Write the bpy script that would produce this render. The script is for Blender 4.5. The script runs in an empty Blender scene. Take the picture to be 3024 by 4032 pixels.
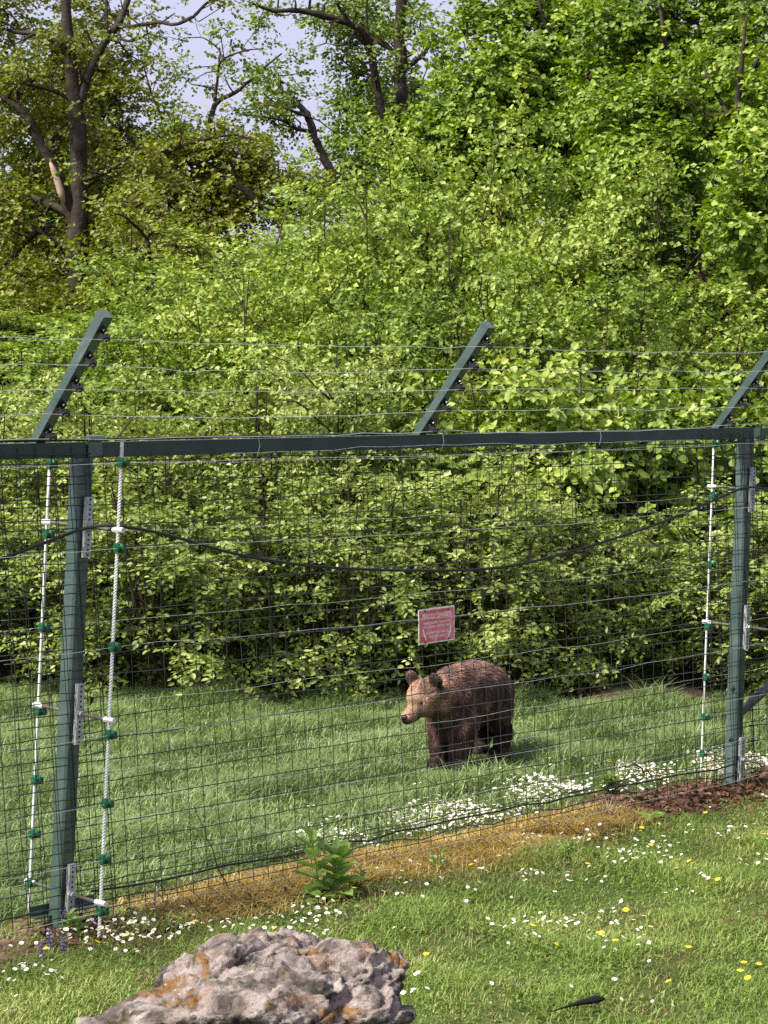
import bpy, bmesh, math, random
import numpy as np
from mathutils import Vector, Matrix, noise

# ------------------------------------------------------------------ camera, sky, sun, exposure
SC = bpy.context.scene
COL = SC.collection
FPX = 8969.0                       # focal length in pixels of the 3024x4032 photograph
PITCH = math.radians(3.18)         # camera looks slightly down
CAMH = 2.52

cd = bpy.data.cameras.new('camera')
cam = bpy.data.objects.new('camera', cd); COL.objects.link(cam)
cam.location = (0, 0, CAMH)
cam.rotation_euler = (math.radians(90) - PITCH, 0, 0)
cd.sensor_fit = 'VERTICAL'
cd.sensor_height = 24.0
cd.lens = 24.0 * FPX / 4032.0
cd.clip_start = 0.1
cd.clip_end = 2000
SC.camera = cam

SUN_TO = Vector((-0.80, -0.42, 1.05)).normalized()      # direction towards the sun
w = bpy.data.worlds.new('World'); SC.world = w
w.use_nodes = True
nt = w.node_tree; nt.nodes.clear()
sky = nt.nodes.new('ShaderNodeTexSky'); sky.sky_type = 'NISHITA'; sky.sun_disc = False
sky.sun_elevation = math.asin(SUN_TO.z)
sky.sun_rotation = math.atan2(SUN_TO.x, SUN_TO.y)
sky.dust_density = 6.0; sky.air_density = 1.0
bg = nt.nodes.new('ShaderNodeBackground'); bg.inputs['Strength'].default_value = 0.085
mx = nt.nodes.new('ShaderNodeMix'); mx.data_type = 'RGBA'
mx.inputs[0].default_value = 0.82
mx.inputs[7].default_value = (3.45, 3.45, 4.65, 1)          # even veil of thin high cloud
wo = nt.nodes.new('ShaderNodeOutputWorld')
nt.links.new(sky.outputs[0], mx.inputs[6]); nt.links.new(mx.outputs[2], bg.inputs[0]); nt.links.new(bg.outputs[0], wo.inputs[0])

sd = bpy.data.lights.new('sun', 'SUN'); sd.energy = 3.5; sd.angle = math.radians(11); sd.color = (1.0, 0.94, 0.82)
sun = bpy.data.objects.new('sun', sd); COL.objects.link(sun)
sun.rotation_euler = (-SUN_TO).to_track_quat('-Z', 'Y').to_euler()
sun.location = (-20, -10, 30)

vs = SC.view_settings
vs.view_transform = 'Standard'; vs.look = 'None'; vs.gamma = 1.0; vs.use_curve_mapping = False
vs.exposure = 1.35
SC.cycles.max_bounces = 5; SC.cycles.diffuse_bounces = 2; SC.cycles.transmission_bounces = 3
SC.cycles.glossy_bounces = 2; SC.cycles.transparent_max_bounces = 4
SC.cycles.use_denoising = False
SC.cycles.caustics_reflective = False; SC.cycles.caustics_refractive = False

# ------------------------------------------------------------------ geometry helpers
R = np.random.default_rng(7)
random.seed(11)
UP = np.array([0., 0., 1.])
CP, SP = math.cos(PITCH), math.sin(PITCH)

def at(px, py, zc):
    """point of the place seen at a photo pixel, zc metres along the view axis"""
    x = (px - 1512) / FPX * zc; v = (2016 - py) / FPX * zc
    return np.array([x, zc * CP + v * SP, CAMH - zc * SP + v * CP])

def on_ground(px, py, z=0.0):
    dx = (px - 1512) / FPX; dv = (2016 - py) / FPX
    d = np.array([dx, CP + dv * SP, -SP + dv * CP])
    s = (z - CAMH) / d[2]
    return np.array([0, 0, CAMH]) + d * s

def nrm(a):
    a = np.asarray(a, float)
    return a / np.maximum(np.linalg.norm(a, axis=-1, keepdims=True), 1e-9)

def mesh(name, verts, faces, mats=None, smooth=False, mi=None):
    """numpy verts (n,3) and faces: an array (m,k) or a list of such arrays"""
    me = bpy.data.meshes.new(name)
    if isinstance(faces, np.ndarray): faces = [faces]
    verts = np.ascontiguousarray(verts, dtype=np.float32)
    me.vertices.add(len(verts)); me.vertices.foreach_set('co', verts.ravel())
    tot = sum(f.size for f in faces); npoly = sum(len(f) for f in faces)
    me.loops.add(tot); me.polygons.add(npoly)
    me.loops.foreach_set('vertex_index', np.concatenate([f.ravel() for f in faces]).astype(np.int32))
    sizes = np.concatenate([np.full(len(f), f.shape[1]) for f in faces])
    me.polygons.foreach_set('loop_start', np.concatenate([[0], np.cumsum(sizes)[:-1]]).astype(np.int32))
    me.polygons.foreach_set('use_smooth', np.full(npoly, bool(smooth)))
    for m in (mats or []): me.materials.append(m)
    if mi is not None: me.polygons.foreach_set('material_index', np.asarray(mi, np.int32))
    me.update(calc_edges=True)
    return me

def obj(name, me, parent=None, loc=None, rot=None):
    o = bpy.data.objects.new(name, me); COL.objects.link(o)
    if parent is not None: o.parent = parent
    if loc is not None: o.location = tuple(loc)
    if rot is not None: o.rotation_euler = rot
    return o

def tag(o, label=None, cat=None, group=None, kind=None):
    if label: o['label'] = label
    if cat: o['category'] = cat
    if group: o['group'] = group
    if kind: o['kind'] = kind
    return o

def empty(name, loc, rz=0.0):
    o = bpy.data.objects.new(name, None); COL.objects.link(o)
    o.location = tuple(loc); o.rotation_euler = (0, 0, rz); o.empty_display_size = 0.05
    return o

class MB:
    """collects simple shapes into one mesh"""
    def __init__(s): s.v = []; s.f = {}; s.n = 0
    def add(s, V, F):
        V = np.asarray(V, float); s.v.append(V)
        F = np.asarray(F, int) + s.n; s.f.setdefault(F.shape[1], []).append(F); s.n += len(V)
    def box(s, c, h, M=None):
        V = np.array([[x, y, z] for x in (-1, 1) for y in (-1, 1) for z in (-1, 1)], float) * np.asarray(h)
        if M is not None: V = V @ np.asarray(M).T
        s.add(V + np.asarray(c), [[0, 1, 3, 2], [4, 6, 7, 5], [0, 4, 5, 1], [2, 3, 7, 6], [0, 2, 6, 4], [1, 5, 7, 3]])
        return s
    def tube(s, pts, rad, n=6, cap=True, twist=0.0):
        P = np.asarray(pts, float); m = len(P)
        rad = np.broadcast_to(np.asarray(rad, float), (m,))
        T = np.gradient(P, axis=0); T = nrm(T)
        a = np.array([0, 0, 1.]) if abs(T[0][2]) < .9 else np.array([1., 0, 0])
        V = []
        for i in range(m):
            u = nrm(np.cross(a, T[i])); b = np.cross(T[i], u); a = nrm(np.cross(T[i], u)) if False else a
            th = np.arange(n) * 2 * math.pi / n + twist * i
            V.append(P[i] + rad[i] * (np.cos(th)[:, None] * u + np.sin(th)[:, None] * b))
        F = []
        for i in range(m - 1):
            for k in range(n):
                F.append([i * n + k, i * n + (k + 1) % n, (i + 1) * n + (k + 1) % n, (i + 1) * n + k])
        s.add(np.concatenate(V), F)
        if cap:
            o = s.n - m * n
            s.f.setdefault(n, []).append(np.array([[o + k for k in range(n)][::-1], [o + (m - 1) * n + k for k in range(n)]]))
        return s
    def disc_stack(s, c, ax, prof, n=10):
        """lathe: prof = [(distance along axis, radius)]"""
        ax = nrm(ax); a = np.array([0, 0, 1.]) if abs(ax[2]) < .9 else np.array([1., 0, 0])
        u = nrm(np.cross(a, ax)); b = np.cross(ax, u)
        th = np.arange(n) * 2 * math.pi / n
        ring = np.cos(th)[:, None] * u + np.sin(th)[:, None] * b
        V = np.concatenate([np.asarray(c) + ax * d + ring * r for d, r in prof])
        m = len(prof)
        F = [[i * n + k, i * n + (k + 1) % n, (i + 1) * n + (k + 1) % n, (i + 1) * n + k] for i in range(m - 1) for k in range(n)]
        s.add(V, F); o = s.n - m * n
        s.f.setdefault(n, []).append(np.array([[o + k for k in range(n)][::-1], [o + (m - 1) * n + k for k in range(n)]]))
        return s
    def me(s, name, mats, smooth=False):
        return mesh(name, np.concatenate(s.v), [np.concatenate(x) for x in s.f.values()], mats if isinstance(mats, list) else [mats], smooth)
    def build(s, name, mat, parent=None, loc=None, rot=None, smooth=False):
        return obj(name, s.me(name, mat, smooth), parent, loc, rot)

# ------------------------------------------------------------------ materials
def ramp_mat(name, stops, scale=6.0, detail=6.0, rough=0.7, spec=0.3, metal=0.0, bump=0.0, bscale=40.0, coord='Object', dist=0.0, rnd=0.0, bdist=0.01):
    m = bpy.data.materials.new(name); m.use_nodes = True
    t = m.node_tree; N = t.nodes; L = t.links; b = N['Principled BSDF']
    tc = N.new('ShaderNodeTexCoord'); nz = N.new('ShaderNodeTexNoise')
    nz.inputs['Scale'].default_value = scale; nz.inputs['Detail'].default_value = detail
    nz.inputs['Roughness'].default_value = 0.62; nz.inputs['Distortion'].default_value = dist
    L.new(tc.outputs[coord], nz.inputs['Vector'])
    cr = N.new('ShaderNodeValToRGB'); el = cr.color_ramp.elements
    while len(el) < len(stops): el.new(0.5)
    for e, (p, c) in zip(el, stops): e.position = p; e.color = (*c, 1)
    src = nz.outputs[0]
    if rnd:
        oi = N.new('ShaderNodeNewGeometry'); ma = N.new('ShaderNodeMath'); ma.operation = 'MULTIPLY_ADD'
        ma.inputs[1].default_value = rnd; L.new(oi.outputs['Random Per Island'], ma.inputs[0])
        sb = N.new('ShaderNodeMath'); sb.operation = 'SUBTRACT'; sb.inputs[1].default_value = rnd / 2
        L.new(nz.outputs[0], sb.inputs[0]); L.new(sb.outputs[0], ma.inputs[2]); src = ma.outputs[0]
    L.new(src, cr.inputs[0]); L.new(cr.outputs[0], b.inputs['Base Color'])
    b.inputs['Roughness'].default_value = rough; b.inputs['Metallic'].default_value = metal
    b.inputs['Specular IOR Level'].default_value = spec
    if bump:
        n2 = N.new('ShaderNodeTexNoise'); n2.inputs['Scale'].default_value = bscale; n2.inputs['Detail'].default_value = 8
        L.new(tc.outputs[coord], n2.inputs['Vector'])
        bp = N.new('ShaderNodeBump'); bp.inputs['Strength'].default_value = bump; bp.inputs['Distance'].default_value = bdist
        L.new(n2.outputs[0], bp.inputs['Height']); L.new(bp.outputs[0], b.inputs['Normal'])
    return m

def leaf_mat(name, dark, light, third=None, transl=0.28, rough=0.5, spec=0.35, clump=1.6):
    """leaf: each leaf its own tone, tone drifting from branch to branch, part of the light passing through"""
    m = bpy.data.materials.new(name); m.use_nodes = True
    t = m.node_tree; N = t.nodes; L = t.links; b = N['Principled BSDF']; out = N['Material Output']
    ge = N.new('ShaderNodeNewGeometry'); tc = N.new('ShaderNodeTexCoord')
    nz = N.new('ShaderNodeTexNoise'); nz.inputs['Scale'].default_value = clump; nz.inputs['Detail'].default_value = 2
    L.new(tc.outputs['Object'], nz.inputs['Vector'])
    ad = N.new('ShaderNodeMath'); ad.operation = 'MULTIPLY_ADD'; ad.inputs[1].default_value = 0.75
    L.new(ge.outputs['Random Per Island'], ad.inputs[0])
    s2 = N.new('ShaderNodeMath'); s2.operation = 'MULTIPLY_ADD'; s2.inputs[1].default_value = 1.6; s2.inputs[2].default_value = -0.68
    L.new(nz.outputs[0], s2.inputs[0]); L.new(s2.outputs[0], ad.inputs[2])
    oi = N.new('ShaderNodeObjectInfo'); ob = N.new('ShaderNodeMath'); ob.operation = 'MULTIPLY_ADD'; ob.inputs[1].default_value = .42; L.new(oi.outputs['Random'], ob.inputs[0])
    L.new(ad.outputs[0], ob.inputs[2]); ad = N.new('ShaderNodeMath'); ad.operation = 'SUBTRACT'; ad.inputs[1].default_value = .21; L.new(ob.outputs[0], ad.inputs[0])
    cr = N.new('ShaderNodeValToRGB'); el = cr.color_ramp.elements
    el[0].position = 0.05; el[0].color = (*dark, 1); el[1].position = 0.8; el[1].color = (*light, 1)
    if third: e = el.new(1.0); e.color = (*third, 1)
    L.new(ad.outputs[0], cr.inputs[0])
    L.new(cr.outputs[0], b.inputs['Base Color'])
    b.inputs['Roughness'].default_value = rough; b.inputs['Specular IOR Level'].default_value = spec
    tr = N.new('ShaderNodeBsdfTranslucent'); hs = N.new('ShaderNodeHueSaturation')
    hs.inputs['Saturation'].default_value = 1.15; hs.inputs['Value'].default_value = 1.35
    L.new(cr.outputs[0], hs.inputs['Color']); L.new(hs.outputs[0], tr.inputs[0])
    mxs = N.new('ShaderNodeMixShader'); mxs.inputs[0].default_value = transl
    L.new(b.outputs[0], mxs.inputs[1]); L.new(tr.outputs[0], mxs.inputs[2]); L.new(mxs.outputs[0], out.inputs[0])
    return m

M = {}
M['paint'] = ramp_mat('green_post_paint', [(0.0, (.016, .036, .030)), (.42, (.038, .068, .061)), (.60, (.064, .098, .092)), (.76, (.17, .20, .20))], scale=3.5, detail=9, rough=.27, spec=.8, bump=.15, bscale=60)
M['beam'] = ramp_mat('dark_green_beam_paint', [(0.0, (.010, .022, .016)), (.5, (.020, .042, .032)), (.70, (.036, .060, .050)), (.84, (.11, .13, .12))], scale=5, detail=9, rough=.42, spec=.45, bump=.12, bscale=50)
M['wire'] = ramp_mat('green_coated_wire', [(.3, (.010, .016, .012)), (.55, (.022, .034, .026)), (.75, (.055, .060, .045))], scale=9, rough=.42, spec=.5)
M['steel'] = ramp_mat('galvanised_steel', [(.3, (.24, .25, .26)), (.6, (.42, .43, .44)), (.8, (.55, .56, .57))], scale=25, rough=.5, spec=.5, metal=.35, bump=.1, bscale=80)
M['ewire'] = ramp_mat('bare_fence_wire', [(.3, (.40, .41, .41)), (.7, (.68, .69, .69))], scale=12, rough=.35, spec=.6, metal=.15)
M['rod'] = ramp_mat('white_fibre_rod', [(.3, (.50, .51, .50)), (.7, (.72, .73, .72))], scale=20, rough=.45)
M['ins'] = ramp_mat('green_plastic', [(.3, (.005, .055, .022)), (.7, (.010, .105, .045))], scale=30, rough=.3, spec=.5)
M['blackins'] = ramp_mat('black_plastic', [(.3, (.008, .008, .009)), (.7, (.018, .018, .020))], scale=30, rough=.22, spec=.6)
M['cable'] = ramp_mat('black_cable_sheath', [(.3, (.012, .012, .013)), (.7, (.028, .028, .03))], scale=20, rough=.5)
M['bark'] = ramp_mat('dark_bark', [(.25, (.018, .014, .011)), (.55, (.050, .040, .033)), (.8, (.11, .095, .080))], scale=4, detail=10, rough=.9, spec=.1, bump=.8, bscale=14, bdist=.03)
M['paleb'] = ramp_mat('stripped_pale_wood', [(.3, (.28, .21, .15)), (.7, (.42, .33, .25))], scale=6, rough=.8, spec=.1)
M['twig'] = ramp_mat('brown_twig', [(.3, (.025, .018, .013)), (.7, (.070, .052, .038))], scale=6, rough=.85, spec=.1)
M['dry'] = ramp_mat('dry_stalk', [(.3, (.20, .13, .07)), (.7, (.42, .32, .20))], scale=8, rough=.8, spec=.1, rnd=.5)
M['rust'] = ramp_mat('rusty_rod', [(.3, (.05, .022, .014)), (.7, (.13, .060, .040))], scale=12, rough=.7)

M['hazel'] = leaf_mat('bright_hazel_leaf', (.110, .180, .024), (.300, .390, .068), (.430, .490, .125))
M['shrub'] = leaf_mat('small_shrub_leaf', (.120, .172, .030), (.300, .375, .090), (.430, .480, .165), rough=.42)
M['maple'] = leaf_mat('fresh_maple_leaf', (.100, .175, .020), (.280, .380, .050), (.420, .490, .100))
M['oak'] = leaf_mat('olive_oak_leaf', (.105, .130, .014), (.215, .250, .030), (.310, .285, .045))
M['deep'] = leaf_mat('deep_green_oak_leaf', (.072, .120, .014), (.165, .245, .030), (.235, .310, .045))
M['lawn'] = leaf_mat('lawn_blade', (.112, .170, .030), (.235, .325, .066), (.390, .410, .140), transl=.3, clump=1.1)
M['paddock'] = leaf_mat('paddock_blade', (.130, .190, .060), (.275, .365, .140), (.410, .470, .235), transl=.3, clump=1.0, rough=.4)
M['herb'] = leaf_mat('clover_leaf', (.075, .135, .022), (.170, .255, .050), transl=.3, clump=2)
M['thatch'] = leaf_mat('lawn_thatch', (.120, .085, .035), (.300, .220, .100), transl=.2, clump=3)
M['straw'] = leaf_mat('straw_blade', (.26, .18, .045), (.56, .42, .125), (.66, .55, .24), transl=.25, clump=3)
M['litter'] = leaf_mat('brown_leaf_litter', (.055, .026, .014), (.16, .075, .038), (.26, .15, .075), transl=.1, clump=4)
M['weed'] = leaf_mat('weed_leaf', (.150, .260, .050), (.270, .410, .100), transl=.3, clump=5)

def plain(name, c, rough=.6, spec=.3, transl=0.0):
    m = bpy.data.materials.new(name); m.use_nodes = True
    t = m.node_tree; b = t.nodes['Principled BSDF']
    nz = t.nodes.new('ShaderNodeTexNoise'); nz.inputs['Scale'].default_value = 40
    mxx = t.nodes.new('ShaderNodeMix'); mxx.data_type = 'RGBA'
    mxx.inputs[6].default_value = (*[x * .82 for x in c], 1); mxx.inputs[7].default_value = (*[min(1, x * 1.12) for x in c], 1)
    t.links.new(nz.outputs[0], mxx.inputs[0]); t.links.new(mxx.outputs[2], b.inputs['Base Color'])
    b.inputs['Roughness'].default_value = rough; b.inputs['Specular IOR Level'].default_value = spec
    return m
M['petal'] = plain('white_petal', (.78, .78, .78), .6)
M['yellow'] = plain('yellow_flower', (.80, .52, .02), .6)
M['purple'] = plain('purple_flower', (.13, .10, .24), .6)
M['flat_black'] = plain('hole_shade_and_feather', (.006, .006, .007), .9)  # painted shade of the rail perforations, and the feather's own black
M['redrag'] = plain('red_scrap', (.55, .03, .02), .5)

# ------------------------------------------------------------------ the lie of the land
P_L = np.array([at(235, 3650, 10.6)[0], at(235, 3650, 10.6)[1]])
P_R = np.array([at(2882, 3090, 14.4)[0], at(2882, 3090, 14.4)[1]])
SPAN = float(np.linalg.norm(P_R - P_L))
E = (P_R - P_L) / SPAN
NV = np.array([E[1], -E[0]])          # towards the visitor's side
ANG = math.atan2(E[1], E[0])

def fence_tn(x, y):
    dx = x - P_L[0]; dy = y - P_L[1]
    return dx * E[0] + dy * E[1], dx * NV[0] + dy * NV[1]

def fpt(t, off, z):
    """fence coordinates: along, towards the visitor, up"""
    p = P_L + E * t + NV * off
    return np.array([p[0], p[1], z])

def smooth01(x): x = np.clip(x, 0, 1); return x * x * (3 - 2 * x)

def terr(x, y):
    x = np.asarray(x, float); y = np.asarray(y, float)
    z = 3.0 * smooth01((y - 18.6) / 14.0)
    z = z + 1.0 * smooth01((7.0 - y) / 6.0)
    b = 0.018 * np.sin(2.1 * x + 1.3 * y) + 0.014 * np.sin(3.7 * x - 2.9 * y + 1) + 0.01 * np.sin(6.1 * y + 4.3 * x)
    t, n = fence_tn(x, y)
    return z + b * (0.35 + 0.65 * smooth01(np.abs(n) / 1.0))

def axis_coords(lo, hi, dlo, dhi, fine):
    mid = np.arange(dlo, dhi + 1e-6, fine)
    a = dlo - np.geomspace(fine, dlo - lo, 16)[::-1]; b = dhi + np.geomspace(fine, hi - dhi, 16)
    return np.concatenate([a, mid, b])
gx = axis_coords(-300, 300, -5, 6, .12); gy = axis_coords(-60, 400, 6, 36, .12)
X, Y = np.meshgrid(gx, gy); Z = terr(X, Y)
nx, ny = len(gx), len(gy)
idx = np.arange(nx * ny).reshape(ny, nx)
F = np.stack([idx[:-1, :-1], idx[:-1, 1:], idx[1:, 1:], idx[1:, :-1]], -1).reshape(-1, 4)

def ground_material():
    m = bpy.data.materials.new('ground_earth_and_turf'); m.use_nodes = True
    t = m.node_tree; N = t.nodes; L = t.links; b = N['Principled BSDF']
    tc = N.new('ShaderNodeTexCoord')
    def noise(sc, det=6):
        n = N.new('ShaderNodeTexNoise'); n.inputs['Scale'].default_value = sc; n.inputs['Detail'].default_value = det
        L.new(tc.outputs['Object'], n.inputs['Vector']); return n.outputs[0]
    def math_(op, a, bb=None, c=None):
        n = N.new('ShaderNodeMath'); n.operation = op
        for i, q in enumerate((a, bb, c)):
            if q is None: continue
            if isinstance(q, (int, float)): n.inputs[i].default_value = q
            else: L.new(q, n.inputs[i])
        return n.outputs[0]
    def dot(vec):
        n = N.new('ShaderNodeVectorMath'); n.operation = 'DOT_PRODUCT'; n.inputs[1].default_value = vec
        L.new(tc.outputs['Object'], n.inputs[0]); return n.outputs['Value']
    def ramp(src, stops):
        c = N.new('ShaderNodeValToRGB'); el = c.color_ramp.elements
        while len(el) < len(stops): el.new(.5)
        for e, (p, col) in zip(el, stops): e.position = p; e.color = (*col, 1)
        L.new(src, c.inputs[0]); return c.outputs[0]
    def mixc(f, a, bb):
        n = N.new('ShaderNodeMix'); n.data_type = 'RGBA'; L.new(f, n.inputs[0]); L.new(a, n.inputs[6]); L.new(bb, n.inputs[7]); return n.outputs[2]
    off = math_('SUBTRACT', dot((NV[0], NV[1], 0)), float(P_L @ NV))
    along = math_('SUBTRACT', dot((E[0], E[1], 0)), float(P_L @ E))
    turf = ramp(noise(5, 8), [(.25, (.030, .038, .012)), (.5, (.050, .075, .018)), (.75, (.075, .105, .028))])
    soil = ramp(noise(14, 9), [(.25, (.045, .026, .018)), (.5, (.12, .075, .052)), (.75, (.22, .16, .12))])
    straw = ramp(noise(22, 9), [(.25, (.11, .072, .026)), (.5, (.27, .19, .066)), (.75, (.38, .28, .11))])
    nn = noise(2.6, 7)
    band = math_('ADD', off, math_('MULTIPLY', math_('SUBTRACT', nn, .5), .7))
    ins = math_('MULTIPLY', math_('GREATER_THAN', band, -.26), math_('LESS_THAN', band, .42))
    soilf = math_('MAXIMUM', math_('GREATER_THAN', math_('ADD', along, math_('MULTIPLY', noise(6, 3), 1.6)), 4.4), math_('LESS_THAN', along, .45))
    path = math_('MULTIPLY', math_('GREATER_THAN', band, -.26), math_('LESS_THAN', band, -.02))
    strip = mixc(math_('MAXIMUM', soilf, math_('MULTIPLY', path, .75)), straw, soil)
    c1 = mixc(ins, turf, strip)
    wood = ramp(noise(3, 8), [(.25, (.018, .013, .009)), (.55, (.050, .036, .024)), (.8, (.085, .060, .042))])
    yy = N.new('ShaderNodeSeparateXYZ'); L.new(tc.outputs['Object'], yy.inputs[0])
    far = math_('GREATER_THAN', math_('ADD', yy.outputs[1], noise(1.5, 4)), 18.3)
    L.new(mixc(far, c1, wood), b.inputs['Base Color'])
    b.inputs['Roughness'].default_value = .95; b.inputs['Specular IOR Level'].default_value = .1
    bp = N.new('ShaderNodeBump'); bp.inputs['Strength'].default_value = .8; bp.inputs['Distance'].default_value = .02
    L.new(noise(35, 8), bp.inputs['Height']); L.new(bp.outputs[0], b.inputs['Normal'])
    return m
M['ground'] = ground_material()
g = obj('ground', mesh('ground', np.stack([X.ravel(), Y.ravel(), Z.ravel()], -1), F, [M['ground']], True))
tag(g, kind='structure')

# ------------------------------------------------------------------ leaves
SHAPES = {  # (along, half width) of the two shoulder pairs
    'round': ((.30, .40), (.72, .38)), 'oval': ((.30, .27), (.68, .25)), 'lobed': ((.22, .22), (.66, .46)), 'narrow': ((.3, .16), (.66, .15))}

KITES = {'kite': (.45, .42), 'slim': (.42, .30)}
def leaf_geo(P, A, Nn, Ls, shape, fold=.18):
    """P base, A axis, Nn face normal, Ls length -> verts, quads (two per leaf, one for the small kite-shaped ones)"""
    n = len(P); A = nrm(A); S = nrm(np.cross(A, Nn)); U = np.cross(S, A)
    if shape in KITES:
        a1, w1 = KITES[shape]; Ls = Ls[:, None]
        V = np.stack([P, P + Ls * (A * a1 + S * w1 + U * .1), P + Ls * (A - U * .12), P + Ls * (A * a1 - S * w1 + U * .1)], 1)
        return V.reshape(-1, 3), (np.arange(n) * 4)[:, None] + np.array([[0, 1, 2, 3]])
    (a1, w1), (a2, w2) = SHAPES[shape]
    Ls = Ls[:, None]; f = fold
    V = np.stack([P, P + Ls * (A * a1 - S * w1 + U * f * w1), P + Ls * (A * a2 - S * w2 + U * (f * w2 - .05)), P + Ls * (A - U * .16),
                  P + Ls * (A * a2 + S * w2 + U * (f * w2 - .05)), P + Ls * (A * a1 + S * w1 + U * f * w1)], 1)
    b = (np.arange(n) * 6)[:, None]
    Q = np.concatenate([b + np.array([[0, 3, 2, 1]]), b + np.array([[0, 5, 4, 3]])], 0)
    return V.reshape(-1, 3), Q

def sprays(C, O, per, L, leaf, shape, rng, droop=.25, upw=.55, spread=.45):
    """twigs at C pointing along O, each with `per` alternate leaves"""
    n = len(C)
    D = nrm(nrm(O) + rng.normal(0, spread, (n, 3)) + np.array([0, 0, .12]))
    Ls = L * rng.uniform(.7, 1.3, n)
    k = np.arange(per)
    fr = (k + rng.uniform(0, .5, (n, per))) / per
    side = nrm(np.cross(D, UP + rng.normal(0, .25, (n, 3))))
    sg = np.where(k % 2 == 0, 1., -1.)[None, :, None]
    P = C[:, None] + D[:, None] * (fr * Ls[:, None])[..., None]
    P = P - np.array([0, 0, 1.]) * (fr ** 2 * droop * Ls[:, None])[..., None]
    A = D[:, None] * .55 + side[:, None] * sg * .8 + rng.normal(0, .38, (n, per, 3)) - np.array([0, 0, droop])
    Nn = UP * upw + nrm(O)[:, None] * (1 - upw) * .9 + rng.normal(0, .36, (n, per, 3))
    Lf = leaf * rng.uniform(.6, 1.25, (n, per))
    return leaf_geo(P.reshape(-1, 3), A.reshape(-1, 3), Nn.reshape(-1, 3), Lf.ravel(), shape), (C, C + D * Ls[:, None])

def cluster_points(C, O, rad, per, rng, flat=.7):
    """around each cluster centre `per` twig bases"""
    n = len(C)
    q = nrm(rng.normal(0, 1, (n, per, 3))) * (rng.uniform(0, 1, (n, per, 1)) ** .45) * rad
    q[..., 2] *= flat
    P = (C[:, None] + q).reshape(-1, 3)
    OO = (nrm(O)[:, None] * .8 + q / rad * .75).reshape(-1, 3)
    return P, OO

def ellipsoid_clusters(c, r, n, rng, shell=.45, lump=.25):
    """cluster centres in the outer part of a lumpy ellipsoid, with outward directions"""
    d = nrm(rng.normal(0, 1, (n, 3)))
    ph = rng.uniform(0, 6.28, 6)
    lum = 1 + lump * (np.sin(3 * d[:, 0] + ph[0]) * np.sin(4 * d[:, 1] + ph[1]) + .6 * np.sin(7 * d[:, 2] + ph[2] + 4 * d[:, 0]))
    s = (shell + (1 - shell) * rng.uniform(0, 1, n) ** .6) * lum
    return np.asarray(c) + d * np.asarray(r) * s[:, None], nrm(d / np.asarray(r))

def merge_leaves(parts):
    V = []; Q = []; n = 0
    for v, q in parts: V.append(v); Q.append(q + n); n += len(v)
    return np.concatenate(V), np.concatenate(Q)

def twig_mesh(mb, A, B, r0, r1, rng, wob=.06, n=4, seg=3):
    A = np.asarray(A, float); B = np.asarray(B, float); L = np.linalg.norm(B - A)
    pts = [A + (B - A) * s for s in np.linspace(0, 1, seg + 1)]
    for i in range(1, seg): pts[i] = pts[i] + rng.normal(0, wob * L, 3)
    mb.tube(pts, np.linspace(r0, r1, seg + 1), n, cap=False)

# ------------------------------------------------------------------ shrubs: stems and a crown of leaves
def shrub_kind(rx, ry, h, mat, shape, leaf, ncl, seed, L=.30, per=8, tw=10, crad=.24, skirt=0.0, leaders=10):
    """one grown shrub: its stem mesh and crown mesh, top of the crown at height 1"""
    rng = np.random.default_rng(seed)
    c = np.array([0, 0, h * .52 - skirt])
    C, O = ellipsoid_clusters(c, (rx, ry, h * .48 + skirt), ncl, rng, shell=.30, lump=.36)
    keep = C[:, 2] > .03; C, O = C[keep], O[keep]
    st = MB(); stems = []
    for k in range(7):
        a = rng.uniform(0, 6.28); q = np.array([math.cos(a) * rx * .55, math.sin(a) * ry * .55, 0])
        e = q + np.array([0, 0, h * rng.uniform(.62, .92)])
        pts = [q * .12, q * .35 + np.array([0, 0, h * .3]), (q * .7 + e * .6) * .8, e]
        st.tube(pts, [.028, .022, .015, .006], 5, cap=False); stems.append(np.array(pts))
    for k in range(leaders):                      # long rods that reach the outside of the crown
        a = rng.uniform(0, 6.28); q = np.array([math.cos(a) * rx, math.sin(a) * ry, 0]) * rng.uniform(.75, 1.02)
        e = q + np.array([0, 0, h * rng.uniform(.55, .95)]); m_ = q * .75 + np.array([0, 0, h * rng.uniform(.2, .35)])
        pts = np.array([q * .15, m_ * .7, m_ + (e - m_) * .4 + q * .06, e + rng.normal(0, .05, 3)])
        t_ = np.linspace(0, 3, 10); P = np.stack([np.interp(t_, np.arange(4), pts[:, i]) for i in range(3)], 1); P[1:-1] = (P[:-2] + 2 * P[1:-1] + P[2:]) / 4
        P[1:-1] += rng.normal(0, .012, (8, 3)); st.tube(P, np.linspace(.021, .005, 10), 5, cap=False); stems.append(P)
    allp = np.concatenate(stems)
    for i in range(0, len(C), 2):
        d = np.linalg.norm(allp - C[i] - np.array([0, 0, -.25]), axis=1); j = d.argmin()
        twig_mesh(st, allp[j], C[i] + O[i] * .24, .009, .0035, rng)
    P, OO = cluster_points(C, O, crad * .80, tw, rng, flat=.5)
    (V, Q), _ = sprays(P, OO, per, L, leaf, shape, rng)
    V = V[:, :] * 1.0
    top = np.percentile(V[:, 2], 98.5)
    sm = st.me('stem', [M['twig']]); cm = mesh('crown', V, Q, [mat])
    return sm, cm, (rx, ry, top)
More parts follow.
